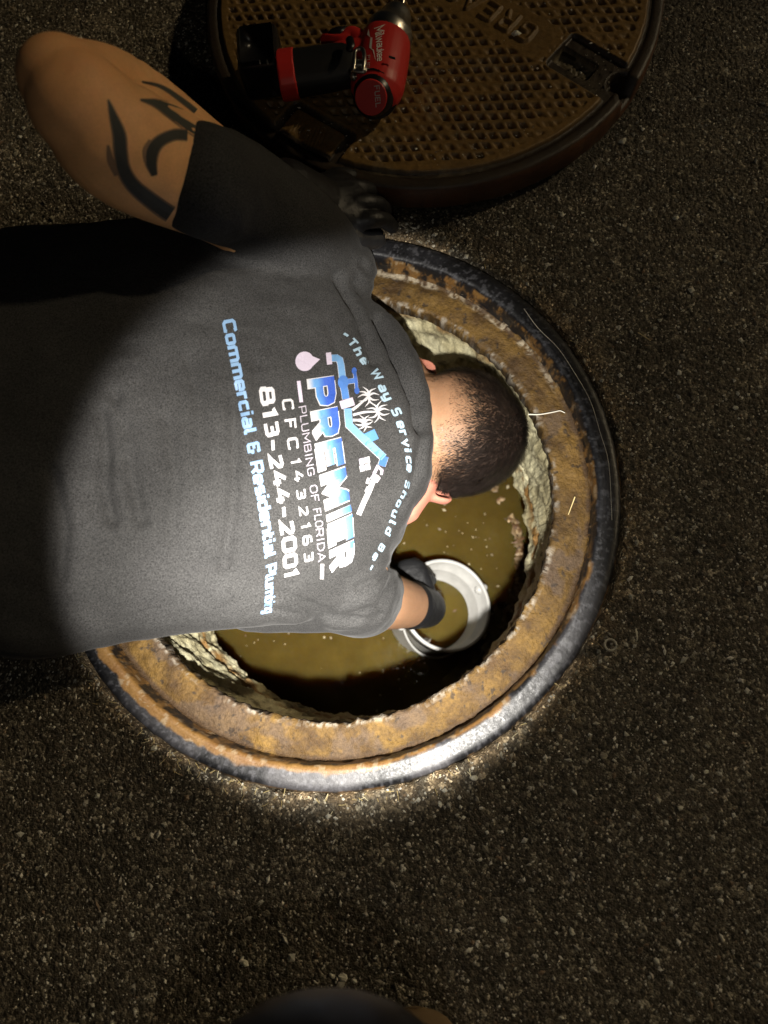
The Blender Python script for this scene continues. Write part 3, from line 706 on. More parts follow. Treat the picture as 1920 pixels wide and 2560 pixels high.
for (a, b) in (((986, 146), (974, 142)),):
    v, f = limb([D(*a, .068), D(*b, .070)], [(.0012, .0012)] * 2, 6, 2); obj('vent_slot', v, f, M_BP, drill)
for x in (648, 667):
    v, f = limb([D(x, 152, .060), D(x + 2, 158, .060)], [.0014, .0014], 8, 2); obj('charge_light_window', v, f, M_STEEL, drill)
# flat print on the housing
WHT = (.80, .78, .72)
zD = lambda x, y: (600 + x * .27125, y * .27125)
dec = Decal()
line_anchors(dec, 'Milwaukee', [(0, zD(1237, 262), (zD(1330, 205)[0] - zD(1237, 262)[0], -9.5)), (4, zD(1258, 405), (19, -5.5)), (9, zD(1262, 572), (17, -4))], .075, WHT, track=.04)
bolt = [(1188, 268), (1200, 345), (1222, 350), (1213, 455), (1235, 462), (1252, 565)]; bl2 = [(1188, 268), (1172, 322), (1205, 345), (1192, 440), (1222, 462), (1252, 565)]
for i in range(5): dec.add([[zD(*bolt[i]), zD(*bolt[i + 1]), zD(*bl2[i + 1]), zD(*bl2[i])]], WHT)
line_anchors(dec, 'FUEL', [(0, zD(1168, 510), (9, -1)), (4, zD(1160, 668), (9, -1))], .06, (.55, .5, .45), track=.1)
dec.build('brand_print', hb, mat('print', attr=True, rough=.5), drill)
dec = Decal(); line_anchors(dec, 'FUEL', [(0, zD(1235, 790), (14, -2)), (4, zD(1252, 1000), (13, -2))], .075, (.6, .55, .5), track=.14)
dec.build('cap_print', fb, MATS['print'], drill)
dec = Decal(); line_anchors(dec, 'B5', [(0, zD(300, 810), (10, -1)), (2, zD(306, 885), (10, -1))], .06, (.12, .12, .12), track=.1)
dec.build('battery_print', bb, MATS['print'], drill)

# ------------------------------------------------------------------ bucket
bucket = thing('bucket', 'white plastic bucket half full of murky water dipped in the pit', 'bucket')
RB = .083; BZ = -.445
bc = at(1118, 1511, BZ); bax = np.array([-.34, -.12, -.92]); bax /= np.linalg.norm(bax)
ba = np.cross(bax, [0, 1, 0]); ba /= np.linalg.norm(ba); bbv = np.cross(ba, bax)
def blathe(prof, n=96):
    th = np.arange(n) * 2 * PI / n; V = []
    for t in th:
        for r, z in prof: V.append(bc + bax * z + (ba * math.cos(t) + bbv * math.sin(t)) * r)
    return np.array(V), grid_faces(n, len(prof), wrap_u=True)
M_WHITE = mat('white_plastic', (.45, .445, .425), rough=.38, spec=.5, sss=.0, nscale=35, namt=.16, rnoise=.1)
prof_o = [(.0, .172), (.066, .172), (.0672, .166), (.0765, .03), (.0775, .028), (.0815, .026), (.0815, .010), (.0838, .009), (.0842, .002), (.083, 0), (.0790, 0), (.0780, .003), (.0782, .024), (.0730, .030), (.0722, .034), (.0640, .164), (.0, .167)]
v, f = blathe(prof_o); obj('shell', v, f, M_WHITE, bucket)
def binner(z): return np.interp(z, [.034, .164], [.0722, .0640]) - .0004
zw = BZ - .098; V = []
for t in np.arange(72) * 2 * PI / 72:
    e = ba * math.cos(t) + bbv * math.sin(t); z = .05
    for _ in range(25):
        z = z + ((bc + bax * z + e * binner(z))[2] - zw) / abs(bax[2]); z = min(max(z, .02), .164)
    p = bc + bax * z + e * binner(z); V.append((p[0], p[1], zw))
V = np.array(V); cen = V.mean(0); rings = [cen + (V - cen) * s for s in (.02, .3, .55, .75, .9, 1.0)]
VV = np.concatenate(rings); kk = fbm(VV, 40, 141, 3)[:, None]
obj('water_inside', VV, grid_faces(6, 72, wrap_v=True), mw, bucket, col=np.array([.21, .155, .055]) * kk * 1.2 + np.array([.15, .105, .035]) * (1 - kk))
ang = math.radians(205)
for s in (0, PI):
    e = ba * math.cos(ang + s) + bbv * math.sin(ang + s)
    v, f = limb([bc + bax * .018 + e * .080, bc + bax * .018 + e * .090], [.009, .007], 12, 2); obj('handle_lug', v, f, M_WHITE, bucket)
hp = []
for t in np.linspace(0, PI, 15):
    e = ba * math.cos(ang + t) + bbv * math.sin(ang + t); hp.append(bc + bax * (.018 + .070 * math.sin(t)) + e * (.087 - .006 * math.sin(t)))
v, f = limb(hp, [.0022] * 15, 8, 2); obj('bail_handle', v, f, M_WHITE, bucket)

# ------------------------------------------------------------------ the plumber lying over the pit
def section(A, B, ztop, zbot, n=48, pu=2.1, pl=2.2):
    A = np.asarray(A, float); B = np.asarray(B, float); c = (A + B) / 2; h = (A - B) / 2; out = []
    for k in range(n):
        t = 2 * PI * k / n; ct, st = math.cos(t), math.sin(t); p = pu if st >= 0 else pl
        x = math.copysign(abs(ct) ** (2 / p), ct); y = math.copysign(abs(st) ** (2 / p), st)
        out.append(c + h * x + np.array([0, 0, (ztop - c[2]) * y if y > 0 else (c[2] - zbot) * y]))
    return np.array(out)
def loft(secs, sub=6):
    S = np.array(secs); n = S.shape[1]; P = catmull(S.reshape(len(S), -1), sub).reshape(-1, n, 3); m = len(P)
    F = [tuple(q) for q in grid_faces(m, n, wrap_v=True)] + [tuple(range(n))[::-1], tuple(range((m - 1) * n, m * n))]
    return P.reshape(-1, 3), F
def sec_px(xa, ya, xb, yb, ze, zt, zb, **k): return section(at(xa, ya, ze), at(xb, yb, ze), zt, zb, **k)
SH_R = at(872, 1455, .0); EL_R = at(900, 1490, -.215); WR_R = at(1052, 1517, -.405)
SH_L = at(805, 668, .02); EL_L = at(172, 222, .335); WR_L = at(778, 512, .074)
P0 = sec_px(60, 590, 60, 1652, .125, .225, .012)
off = P0.mean(0)
hipc = np.array([-.60, off[1] + .02, .125]); wst = np.array([-.50, off[1] + .01, .125])
secs = [section(hipc + [-.06, .215, 0], hipc + [-.06, -.215, 0], .235, .012), section(wst + [0, .222, 0], wst + [0, -.222, 0], .230, .012),
        P0,
        sec_px(300, 575, 300, 1609, .095, .200, .004),
        sec_px(520, 560, 520, 1580, .066, .172, -.04),
        sec_px(720, 600, 735, 1560, .034, .140, -.10),
        sec_px(850, 668, 880, 1515, .004, .104, -.14),
        sec_px(950, 770, 968, 1400, -.006, .072, -.14),
        sec_px(1012, 855, 1032, 1275, -.004, .052, -.12),
        sec_px(1052, 950, 1070, 1230, -.014, .034, -.11),
        sec_px(1064, 985, 1078, 1205, -.020, .022, -.10)]
torso = loft(secs, 6)
slv_r = limb([at(840, 1430, -.01), at(872, 1462, -.02), at(894, 1476, -.06), at(908, 1482, -.105)], [(.060, .06), (.060, .059), (.0585, .0575), (.0565, .055)], 28, 5)
slv_l = limb([SH_L + [.0, -.05, .0], SH_L, at(715, 575, .10), at(590, 490, .175), at(505, 455, .235)], [(.06, .06), (.066, .06), (.062, .060), (.057, .057), (.0545, .0545)], 28, 5)
lat_r = limb([at(640, 1480, -.02), at(780, 1470, -.03), SH_R + [0, 0, -.04]], [(.05, .05), (.055, .05), (.055, .055)], 20, 4)
lat_l = limb([at(560, 660, .05), at(700, 640, .06), SH_L], [(.05, .05), (.055, .055), (.055, .055)], 20, 4)
SV, SF, SN = union([torso, slv_r, slv_l, lat_r, lat_l], .0042, 14, .5)
# folds of the cloth
px = to_px(SV); up_face = SN[:, 2] > -.2
def fold(pts, w, d):
    dd = poly_dist(px, [np.asarray(p, float) for p in pts]); return d * np.exp(-(dd / w) ** 2) * up_face
def band(pts, w, d):                       # cloth standing proud on one side of a crease
    dd = poly_dist(px, [np.asarray(p, float) for p in pts]); return d * sst(w, 0, dd) * up_face
dz = np.zeros(len(SV))
dz -= fold([(892, 706), (922, 745), (960, 812), (1000, 900), (1044, 1010), (1050, 1060)], 13, .0070)
dz -= fold([(950, 795), (972, 838), (1000, 900), (1044, 1010), (1052, 1075)], 12, .0140)
dz += band([(905, 650), (960, 740), (1010, 840), (1052, 960), (1066, 1080), (1058, 1180)], 34, .0060)
dz -= fold([(840, 690), (890, 770), (925, 850), (938, 900)], 12, .0100)
dz -= fold([(900, 660), (935, 705), (965, 760)], 9, .0050)
dz -= fold([(1052, 1090), (1040, 1180), (1020, 1240), (1000, 1285)], 8, .0040)
dz += fold([(1030, 1090), (1022, 1170), (1000, 1235)], 12, .0030)
for pts, w, d in (([(285, 985), (315, 1080), (332, 1200), (352, 1300)], 17, .0070), ([(255, 1030), (265, 1120), (262, 1220), (280, 1300)], 18, .0080), ([(300, 1010), (322, 1120), (330, 1180)], 12, -.0030),
                  ([(585, 980), (588, 1120), (582, 1290), (560, 1420)], 17, .0060), ([(640, 900), (650, 1010), (640, 1130)], 15, .0035), ([(470, 900), (500, 1000), (505, 1180)], 20, .0045),
                  ([(700, 1480), (850, 1545), (950, 1520), (990, 1440)], 9, .0050), ([(720, 1512), (850, 1562), (955, 1540)], 7, .0045), ([(660, 1520), (800, 1550), (900, 1552)], 8, .0048),
                  ([(1000, 1395), (960, 1440), (900, 1470)], 9, .0055), ([(820, 800), (850, 900), (842, 980)], 12, .0020), ([(130, 1180), (160, 1320), (150, 1450)], 18, .0070), ([(420, 1050), (440, 1200), (430, 1350)], 20, .0040)):
    dz -= fold(pts, w, d)
dz += (fbm(SV, 9, 201, 3) - .5) * .010 + (fbm(SV * [1.0, 2.2, 1.0], 26, 205, 3) - .5) * .0050
hem = np.abs(np.linalg.norm(SV - at(917, 1513, -.13), axis=1) - .082)
SV = SV + SN * dz[:, None]

body = bpy.data.objects  # (set below)
# skin: one continuous figure
HC = at(1100, 1082, -.060)
crown = np.array([.86, -.03, -.50]); crown /= np.linalg.norm(crown)
occ = np.array([.50, .0, .86]); occ -= crown * (occ @ crown); occ /= np.linalg.norm(occ)
lat = np.cross(occ, crown)                       # ear to ear
if lat[1] < 0: lat = -lat
face = -occ
HX = lambda a, b, c: HC + crown * a + lat * b + occ * c
head = [ellipsoid(HX(.020, 0, -.004), [crown * .098, lat * .0765, occ * .096], 36, 22),
        ellipsoid(HX(.014, 0, .030), [crown * .076, lat * .0735, occ * .066], 28, 18),
        ellipsoid(HX(-.055, 0, -.050), [crown * .066, lat * .057, occ * .050], 24, 14),
        ellipsoid(HX(-.100, 0, -.074), [crown * .022, lat * .026, occ * .020], 16, 10),
        ellipsoid(HX(-.040, 0, -.108), [crown * .024, lat * .012, occ * .018], 16, 10),
        ellipsoid(HX(.005, 0, -.088), [crown * .016, lat * .056, occ * .016], 16, 10),
        ellipsoid(HX(-.072, 0, -.096), [crown * .007, lat * .025, occ * .010], 16, 10)]
ears = []
for s in (-1, 1):
    u_ = s * lat[1] > 0; HX0 = HX
    HE = (lambda a, b, c: HX0(a - .022, b * .93, c - .004)) if u_ else HX0
    pts = [HE(-.052, s * .074, -.004), HE(-.040, s * .084, .006), HE(-.022, s * .093, .012), HE(.000, s * .095, .010), HE(.012, s * .088, -.002), HE(.008, s * .078, -.012)]
    ears.append(limb(pts, [(.0045, .007), (.0042, .0085), (.004, .010), (.004, .010), (.0045, .008), (.005, .006)], 12, 5, up=tuple(occ)))
    ears.append(ellipsoid(HE(-.020, s * .080, -.002), [crown * .030, (lat * s * .9 + occ * .45) * .011, occ * .010], 18, 12))
neck = limb([at(960, 1090, -.03), at(1030, 1092, -.030), HX(-.050, 0, .012), HX(-.01, 0, .022)], [(.085, .055), (.068, .054), (.0635, .054), (.060, .05)], 28, 5)
neckside = [limb([at(990, 1090 + s * 150, -.03), at(1040, 1090 + s * 105, -.03), HX(-.03, -s * .045, .015)], [(.04, .035), (.03, .03), (.025, .025)], 14, 4) for s in (-1, 1)]
core = loft([(S - S.mean(0)) * [1, .84, .62] + S.mean(0) for S in secs[:9]], 4)
legs = []; tro = []; shoes_ = []
for s in (-1, 1):
    h = hipc + [-.04, s * .10, -.01]; kn = hipc + [-.46, s * .13, -.058]; an = hipc + [-.88, s * .12, -.062]; toe = an + [-.12, s * .02, -.03]
    P = [h, h + [-.2, s * .02, -.02], kn, kn + [-.16, 0, .0], an]
    legs.append(limb(P, [.085, .080, .055, .052, .038], 18, 5)); legs.append(limb([an, an + [-.06, 0, -.015], toe], [(.036, .036), (.036, .030), (.038, .018)], 14, 4))
    tro.append(limb([h + [.06, 0, 0]] + P[:4] + [an + [.04, 0, 0]], [.102, .100, .092, .068, .068, .058], 22, 5))
    shoes_.append((limb([an + [.015, 0, .0], an + [-.05, 0, -.012], toe], [(.046, .048), (.047, .042), (.046, .027)], 20, 5)))
arm_r = limb([SH_R + [0, .005, -.02], EL_R + (SH_R - EL_R) * .45 + [0, -.004, 0], EL_R, EL_R + (WR_R - EL_R) * .35, WR_R, WR_R + (WR_R - EL_R) * .10], [.048, .047, .044, .046, .034, .032], 24, 6)
e1 = EL_L
arm_l = [limb([SH_L, at(590, 505, .165), at(322, 372, .285), e1 + [.010, -.014, -.004]], [.050, .052, .054, .044], 24, 6),
         limb([e1 + [.004, .004, 0], at(318, 262, .265), at(570, 440, .165), WR_L, WR_L + (WR_L - at(570, 440, .165)) * .1], [(.036, .036), (.043, .042), (.040, .038), (.031, .027), (.029, .025)], 24, 6),
         ellipsoid(e1 + [-.004, .004, .004], np.eye(3) * [.037, .036, .036], 20, 14)]
eyes = [ellipsoid(HX(-.010, s * .031, -.086), np.eye(3) * .011, 12, 8) for s in (-1, 1)]
lips = []
def hand(wrist, knuckles, fingers, thumb, pr):
    parts = [limb([wrist, (wrist + sum(knuckles) / 4) / 2, sum(knuckles) / 4], [(pr * .86, pr * .60), (pr * 1.06, pr * .52), (pr * 1.10, pr * .44)], 20, 4)]
    for kx, fg in zip(knuckles, fingers):
        parts.append(limb([wrist + (kx - wrist) * .45, kx] + fg, [pr * .30, pr * .285] + list(np.linspace(pr * .26, pr * .205, len(fg))), 12, 4))
    parts.append(limb(thumb, list(np.linspace(pr * .36, pr * .24, len(thumb))), 12, 4)); return parts
PR = .040
Lk = [at(890, 552, .058), at(874, 513, .066), at(853, 477, .066), at(830, 447, .058)]
Lf = [[at(930, 548, .058), at(962, 552, .042), at(981, 566, .020)], [at(916, 508, .062), at(948, 512, .046), at(964, 526, .022)],
      [at(892, 472, .060), at(922, 476, .044), at(938, 488, .022)], [at(862, 442, .050), at(888, 446, .038), at(900, 456, .022)]]
Lt = [at(825, 548, .066), at(876, 592, .050), at(912, 602, .034), at(945, 600, .020)]
left_hand = hand(WR_L, Lk, Lf, Lt, PR * .92)
rim = lambda a, z, r: bc + bax * z + (ba * math.cos(a) + bbv * math.sin(a)) * r
pa = (at(1030, 1466, BZ) - bc); a_h = math.atan2(pa @ bbv, pa @ ba)
Rk = [rim(a_h + d, -.016, .094) for d in (-.30, -.08, .14, .34)]
Rf = [[rim(a_h + d * 1.05, .010, .0955), rim(a_h + d, .034, .094), rim(a_h + d * .95, .054, .089)] for d in (-.30, -.08, .14, .34)]
Rt = [WR_R + (sum(Rk) / 4 - WR_R) * .35 + [.012, .006, .004], rim(a_h - .18, -.028, .074), rim(a_h - .28, -.016, .058), rim(a_h - .34, .006, .047)]
Rf[0] = [at(1046, 1450, BZ + .020), at(1066, 1444, BZ + .014), at(1081, 1451, BZ + .000)]
Rf[1] = [at(1040, 1466, BZ + .016), at(1058, 1466, BZ + .008), at(1068, 1476, BZ - .012)]
right_hand = hand(WR_R, Rk, Rf, Rt, PR * .86)
BV, BF, BN = union([core, neck] + neckside + head + ears + legs + [arm_r] + arm_l + left_hand + right_hand, .0030, 5, .5)
q = BV - HC; hc_, hl_, ho_ = q @ crown, q @ lat, q @ occ
headm = np.linalg.norm(q, axis=1) < .14
k = fbm(BV, 60, 221, 3)[:, None]
c = np.array([.33, .182, .102]) * (.86 + .28 * k)
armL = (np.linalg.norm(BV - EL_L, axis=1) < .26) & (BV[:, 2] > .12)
c[armL] = (np.array([.80, .43, .19]) * (.86 + .28 * k))[armL]  # raised arm's skin colour lightened to stand in for street light on it
earm = headm & (np.abs(hl_) > .0785) & (hc_ < .03); c[earm] = np.array([.42, .165, .115])
hairline = -.004 + .020 * np.sin(hl_ * 40) * .3
dens = sst(-.058, .016, hc_ + (fbm(BV, 55, 223, 3) - .5) * .022 + np.abs(hl_) * .30 - .02) * headm * (np.abs(hl_) < .081) * sst(-.085, -.05, ho_ + .6 * hc_)
c = c * (1 - .94 * dens[:, None]) + np.array([.020, .014, .012]) * .94 * dens[:, None]
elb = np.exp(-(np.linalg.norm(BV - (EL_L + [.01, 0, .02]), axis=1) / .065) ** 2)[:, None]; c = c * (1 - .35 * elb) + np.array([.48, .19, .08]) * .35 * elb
lipd = np.linalg.norm((BV - HX(-.072, 0, -.104)) * 1.0, axis=1); c[lipd < .016] = (.40, .17, .13)
mat('skin', attr=True, rough=.58, spec=.3, sss=.12, nscale=500, namt=.10, bscale=700, bstr=.18, bdist=.0006)
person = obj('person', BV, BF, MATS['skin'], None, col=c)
person['label'] = 'man in charcoal printed work shirt lying face down over the open manhole, holding a bucket'; person['category'] = 'person'
# eyes
for e in eyes: obj('eye', *e, mat('eye_white', (.7, .68, .65), rough=.2), person)
# tee shirt
sh = bpy.data.materials.new('charcoal_cloth'); sh.use_nodes = True; t = sh.node_tree; b = t.nodes['Principled BSDF']; N = t.nodes.new; L = t.links.new
tc = N('ShaderNodeTexCoord'); n1 = N('ShaderNodeTexNoise'); n1.inputs['Scale'].default_value = 850; n1.inputs['Detail'].default_value = 3
n2 = N('ShaderNodeTexNoise'); n2.inputs['Scale'].default_value = 14; n2.inputs['Detail'].default_value = 4
L(tc.outputs['Object'], n1.inputs['Vector']); L(tc.outputs['Object'], n2.inputs['Vector'])
r = N('ShaderNodeValToRGB'); r.color_ramp.elements[0].position = .30; r.color_ramp.elements[0].color = (.008, .008, .0083, 1); r.color_ramp.elements[1].position = .72; r.color_ramp.elements[1].color = (.057, .056, .0555, 1)
L(n1.outputs[0], r.inputs[0])
mr = N('ShaderNodeMapRange'); mr.inputs[1].default_value = .3; mr.inputs[2].default_value = .7; mr.inputs[3].default_value = .85; mr.inputs[4].default_value = 1.15; L(n2.outputs[0], mr.inputs[0])
s_ = N('ShaderNodeVectorMath'); s_.operation = 'SCALE'; L(r.outputs[0], s_.inputs[0]); L(mr.outputs[0], s_.inputs['Scale']); L(s_.outputs[0], b.inputs['Base Color'])
b.inputs['Roughness'].default_value = .85; b.inputs['Specular IOR Level'].default_value = .2; b.inputs['Sheen Weight'].default_value = .04; b.inputs['Sheen Roughness'].default_value = .4
bp = N('ShaderNodeBump'); bp.inputs['Strength'].default_value = .35; bp.inputs['Distance'].default_value = .0008; L(n1.outputs[0], bp.inputs['Height']); L(bp.outputs[0], b.inputs['Normal'])
shirt = obj('t_shirt', SV, SF, sh, person)
sb = bvh_of(SV, SF)
# hem stitching of the right sleeve
# trousers and shoes (outside the photo's left edge)
hip_piece = loft([section(hipc + [dx, .20, 0], hipc + [dx, -.20, 0], zt, .008) for dx, zt in ((.05, .222), (-.03, .232), (-.12, .225), (-.17, .19))], 4)
v, f, _ = union([hip_piece] + tro, .008, 6); v[:, 2] = np.maximum(v[:, 2], .002)
obj('trousers', v, f, mat('dark_denim', (.022, .024, .032), rough=.85, nscale=400, namt=.3), person)
for s_v in shoes_:
    v, f, _ = union([s_v], .005, 4); v[:, 2] = np.maximum(v[:, 2], .003); obj('shoe', v, f, M_BP, person)
# gloves
M_GLOVE = mat('nitrile', (.010, .010, .011), rough=.5, spec=.5, bscale=160, bstr=.5, bdist=.002)
for nm, parts, wr, src in (('l', left_hand, WR_L, at(570, 440, .165)), ('r', right_hand, WR_R, EL_R)):
    d = (src - wr) / np.linalg.norm(src - wr)
    cuff = limb([wr - d * .02, wr + d * .012, wr + d * .040], [.0335, .0365, .0395], 24, 4)
    v, f, nn = union(parts + [cuff], .0024, 3)
    v = v + nn * (.0018 + (fbm(v, 70, 231, 3) - .5) * .0016)[:, None]
    g_ = obj('glove', v, f, M_GLOVE, person)
# hair: short strands lying down towards the nape, thinning out into stubble
tri_ = np.array([q_ if len(q_) == 3 else q_ for q_ in BF]) if isinstance(BF, np.ndarray) else np.array([q_[:4] for q_ in BF if len(q_) == 4])
fc = BV[tri_].mean(1); fd = dens[tri_].mean(1); fn = BN[tri_].mean(1); fhead = headm[tri_].all(1)
A_ = np.linalg.norm(np.cross(BV[tri_[:, 1]] - BV[tri_[:, 0]], BV[tri_[:, 2]] - BV[tri_[:, 0]]), axis=1)
ok = fhead & (fd > .02)
idx = np.where(ok)[0]; pw = A_[idx] * (.25 + .75 * fd[idx]); pw /= pw.sum()
NS = 42000; pick = RNG.choice(idx, NS, p=pw)
w4 = RNG.dirichlet([1, 1, 1, 1], NS); base = np.einsum('nk,nkj->nj', w4, BV[tri_[pick]])
nrm = fn[pick]; nrm /= np.linalg.norm(nrm, axis=1)[:, None]
swirl = HX(.085, .012, .055)
down = base - swirl; down -= nrm * np.sum(down * nrm, 1)[:, None]; down /= np.linalg.norm(down, axis=1)[:, None] + 1e-9
side = np.cross(nrm, down)
clump = (fbm(base, 130, 241, 2) - .5)[:, None]
dr = down + side * (clump * 2.2 + RNG.normal(0, .22, (NS, 1))) ; dr /= np.linalg.norm(dr, axis=1)[:, None]
D_ = fd[pick]; ln = (.0022 + .0085 * D_ ** 1.5) * RNG.uniform(.7, 1.25, NS); lift = (.25 + .35 * RNG.random(NS)) 
p1 = base + dr * (ln * .55)[:, None] + nrm * (ln * lift * .75)[:, None]
p2 = base + dr * (ln * 1.05)[:, None] + nrm * (ln * lift * .85)[:, None]
wv = np.cross(dr, nrm); wd = np.interp(D_, [0, .25, .6], [.00012, .00017, .00026])[:, None]
V = np.stack([base - wv * wd, base + wv * wd, p1 + wv * wd * .8, p1 - wv * wd * .8, p2], 1).reshape(-1, 3)
ids = 5 * np.arange(NS)[:, None]
Fh = [tuple(x) for x in (ids + [0, 1, 2, 3])] + [tuple(x) for x in (ids + [3, 2, 4])]
hc3 = np.repeat(np.array([[.018, .013, .011]]) * RNG.uniform(.5, 1.9, (NS, 1)), 5, 0)
obj('hair', V, Fh, mat('hair', attr=True, rough=.38, spec=.6), person, col=hc3, smooth=True)
# tattoo on the raised arm
bbv_ = bvh_of(BV, BF)
zT = lambda x, y: (x * .42194, y * .42194)
def taper(dec, pts, ws, col, h=.0003):
    if h > .00025: taper(dec, pts, [w_ * 1.22 + 3 for w_ in ws], (.21, .125, .07), .0002)
    P = catmull(np.array([(*zT(*p), w_ * .42194) for p, w_ in zip(pts, ws)]), 8); d = np.gradient(P[:, :2], axis=0); d /= np.linalg.norm(d, axis=1)[:, None]; nn = np.stack([-d[:, 1], d[:, 0]], 1)
    a = P[:, :2] + nn * P[:, 2:]; b_ = P[:, :2] - nn * P[:, 2:]
    m_ = (a + b_) / 2; dec.add([[a[i], m_[i], m_[i + 1], a[i + 1]] for i in range(len(P) - 1)] + [[m_[i], b_[i], b_[i + 1], m_[i + 1]] for i in range(len(P) - 1)], col, h)
INK = (.030, .030, .026); M_INK = mat('ink', attr=True, rough=.6)
dec = Decal(); taper(dec, [(640, 590), (672, 690), (706, 800), (715, 900), (735, 1010), (800, 1110), (930, 1215), (1010, 1270)], [3, 20, 33, 34, 34, 36, 40, 40], INK); dec.build('tattoo', bbv_, M_INK, person)
dec = Decal(); taper(dec, [(830, 592), (920, 612), (1010, 655), (1120, 720), (1200, 770)], [3, 20, 36, 48, 50], (.055, .055, .045)); dec.build('tattoo', bbv_, M_INK, person)
dec = Decal(); taper(dec, [(840, 484), (930, 505), (1000, 540), (1090, 605), (1160, 660)], [3, 7, 10, 12, 12], (.05, .05, .04)); dec.build('tattoo', bbv_, M_INK, person)
dec = Decal(); taper(dec, [(915, 1040), (895, 960), (905, 890), (950, 835), (1030, 800), (1110, 800)], [14, 30, 34, 30, 28, 28], INK); dec.build('tattoo', bbv_, M_INK, person)
dec = Decal(); taper(dec, [(640, 860), (655, 950), (690, 1040)], [4, 14, 8], (.22, .13, .075)); dec.build('tattoo', bbv_, M_INK, person)
dec = Decal(); taper(dec, [(860, 960), (858, 890), (890, 830)], [5, 9, 6], (.25, .15, .09)); dec.build('tattoo', bbv_, M_INK, person)

# ------------------------------------------------------------------ print on the back of the shirt
M_PRINT = mat('shirt_print', attr=True, rough=.55, spec=.4, nscale=700, namt=.08)
zA = lambda x, y: (540 + x * .1808, 780 + y * .1808)
zB = lambda x, y: (580 + x * .1929, 1160 + y * .1929)
zC = lambda x, y: (740 + x * .1808, 810 + y * .1808)
zE = lambda x, y: (820 + x * .15825, 1100 + y * .15825)
BLUE = (.022, .065, .32); SKYB = (.075, .20, .40); PALE = (.24, .34, .42); WHITE = (.42, .41, .42); LIL = (.40, .35, .43)
txt = Decal(); LB = (.17, .28, .44)
line_anchors(txt, 'Commercial & Residential Plumbing', [(0, (555.4, 803.5), (31, -6)), (11, (616.8, 1110.9), (30, -7)), (13, (625, 1157), (30, -6)), (17, (643.6, 1254.5), (30, -8)), (20, (656.5, 1337.5), (29, -9)), (25, (664.9, 1414.6), (26, -8)), (29, (662.5, 1497.6), (25, -8)), (33, (659.5, 1535), (25, -5))], .115, LB)
line_anchors(txt, '813-244-2001', [(0, (647.6, 969.8), (36, -3)), (2, (660, 1058), (33, -7)), (3, (668, 1100), (32, -7)), (4, (670, 1141.6), (32, -7)), (5, (679, 1181), (32, -7)), (7, (694.8, 1268), (33, -8)), (8, (697.7, 1307), (33, -8)), (9, (704.4, 1347), (34, -8)), (10, (708, 1389.6), (34, -8)), (11, (709.5, 1428), (34, -8)), (12, (711.5, 1452), (33, -8))], .115, WHITE, track=.16)
line_anchors(txt, 'CFC1432163', [(0, (703.6, 999.7), (28, -3)), (1, (710.9, 1049.4), (28, -4)), (2, (716.3, 1096.4), (27, -4)), (3, (725, 1149), (25, -4)), (4, (734.3, 1179), (22, -5)), (5, (740, 1224.6), (22, -4)), (6, (746, 1268), (22, -4)), (7, (751.7, 1310), (23, -5)), (8, (755.5, 1341.3), (23, -5)), (9, (759.4, 1382.8), (23, -5)), (10, (762.5, 1423), (22, -4))], .085, WHITE, track=.62)
line_anchors(txt, 'PLUMBING OF FLORIDA', [(0, zA(1138, 1310), (19, -4)), (8, zC(165, 2130), (18, -4)), (9, zB(1000, 280), (19, -4)), (12, zB(1045, 585), (20, -4)), (15, zB(1085, 840), (19, -4)), (19, zB(1117, 1285), (19, -3))], .045, (.34, .31, .36), track=.12)
for a, b_, w_ in ((zA(1140, 955), zA(1178, 1250), 4.6), (zB(1168, 1295), zB(1162, 1490), 4.4)):
    txt.add(stroke_quads([a, b_], w_, 3.0), LIL if a[1] < 1100 else WHITE)
arc = [('"', 860, 842.5, 20), ('T', 882, 857, 20), ('h', 896, 879, 20), ('e', 912, 902, 21), ('W', 942.5, 936.6, 20), ('a', 958, 970, 22), ('y', 969.5, 991, 22), ('S', 990.9, 1030, 22), ('e', 1003, 1061.5, 22), ('r', 1009, 1082, 20), ('v', 1016, 1107, 19), ('i', 1019.5, 1126, 16), ('c', 1023, 1150.4, 16), ('e', 1024, 1171, 15),
       ('S', 1017.7, 1211.5, 11.5), ('h', 1009, 1237.6, 12), ('o', 997, 1259.8, 13), ('u', 987, 1285, 16), ('l', 980.6, 1306.5, 17), ('d', 971.4, 1328.5, 15.5), ('B', 952.9, 1369, 13.5), ('e', 938, 1392.7, 14), ('"', 925, 1415.7, 13)]
AP = np.array([a[1:3] for a in arc], float); seg = np.linalg.norm(np.diff(AP, axis=0), axis=1); AT = np.gradient(catmull(AP, 4), axis=0)[::4]; AT /= np.linalg.norm(AT, axis=1)[:, None]
gapw = {0: 1}
for i, (ch, x, y, h_) in enumerate(arc):
    t_ = AT[i]; u_ = np.array([t_[1], -t_[0]]); wg = {'W': 26, 'i': 8, 'l': 8, '"': 12, 'r': 14}.get(ch, 18) * (1.0 if y < 1190 else .98); a = G[ch][0]
    for st in G[ch][1]:
        for q_ in stroke_quads(st, .12, .25):
            txt.add([[np.array([x, y]) + t_ * ((p[0] / a - .5) * wg + (p[1] - .5) * 3.0) + u_ * (p[1] - .5) * h_ for p in q_]], (.26, .36, .44))
txt.build('lettering_print', sb, M_PRINT, shirt)

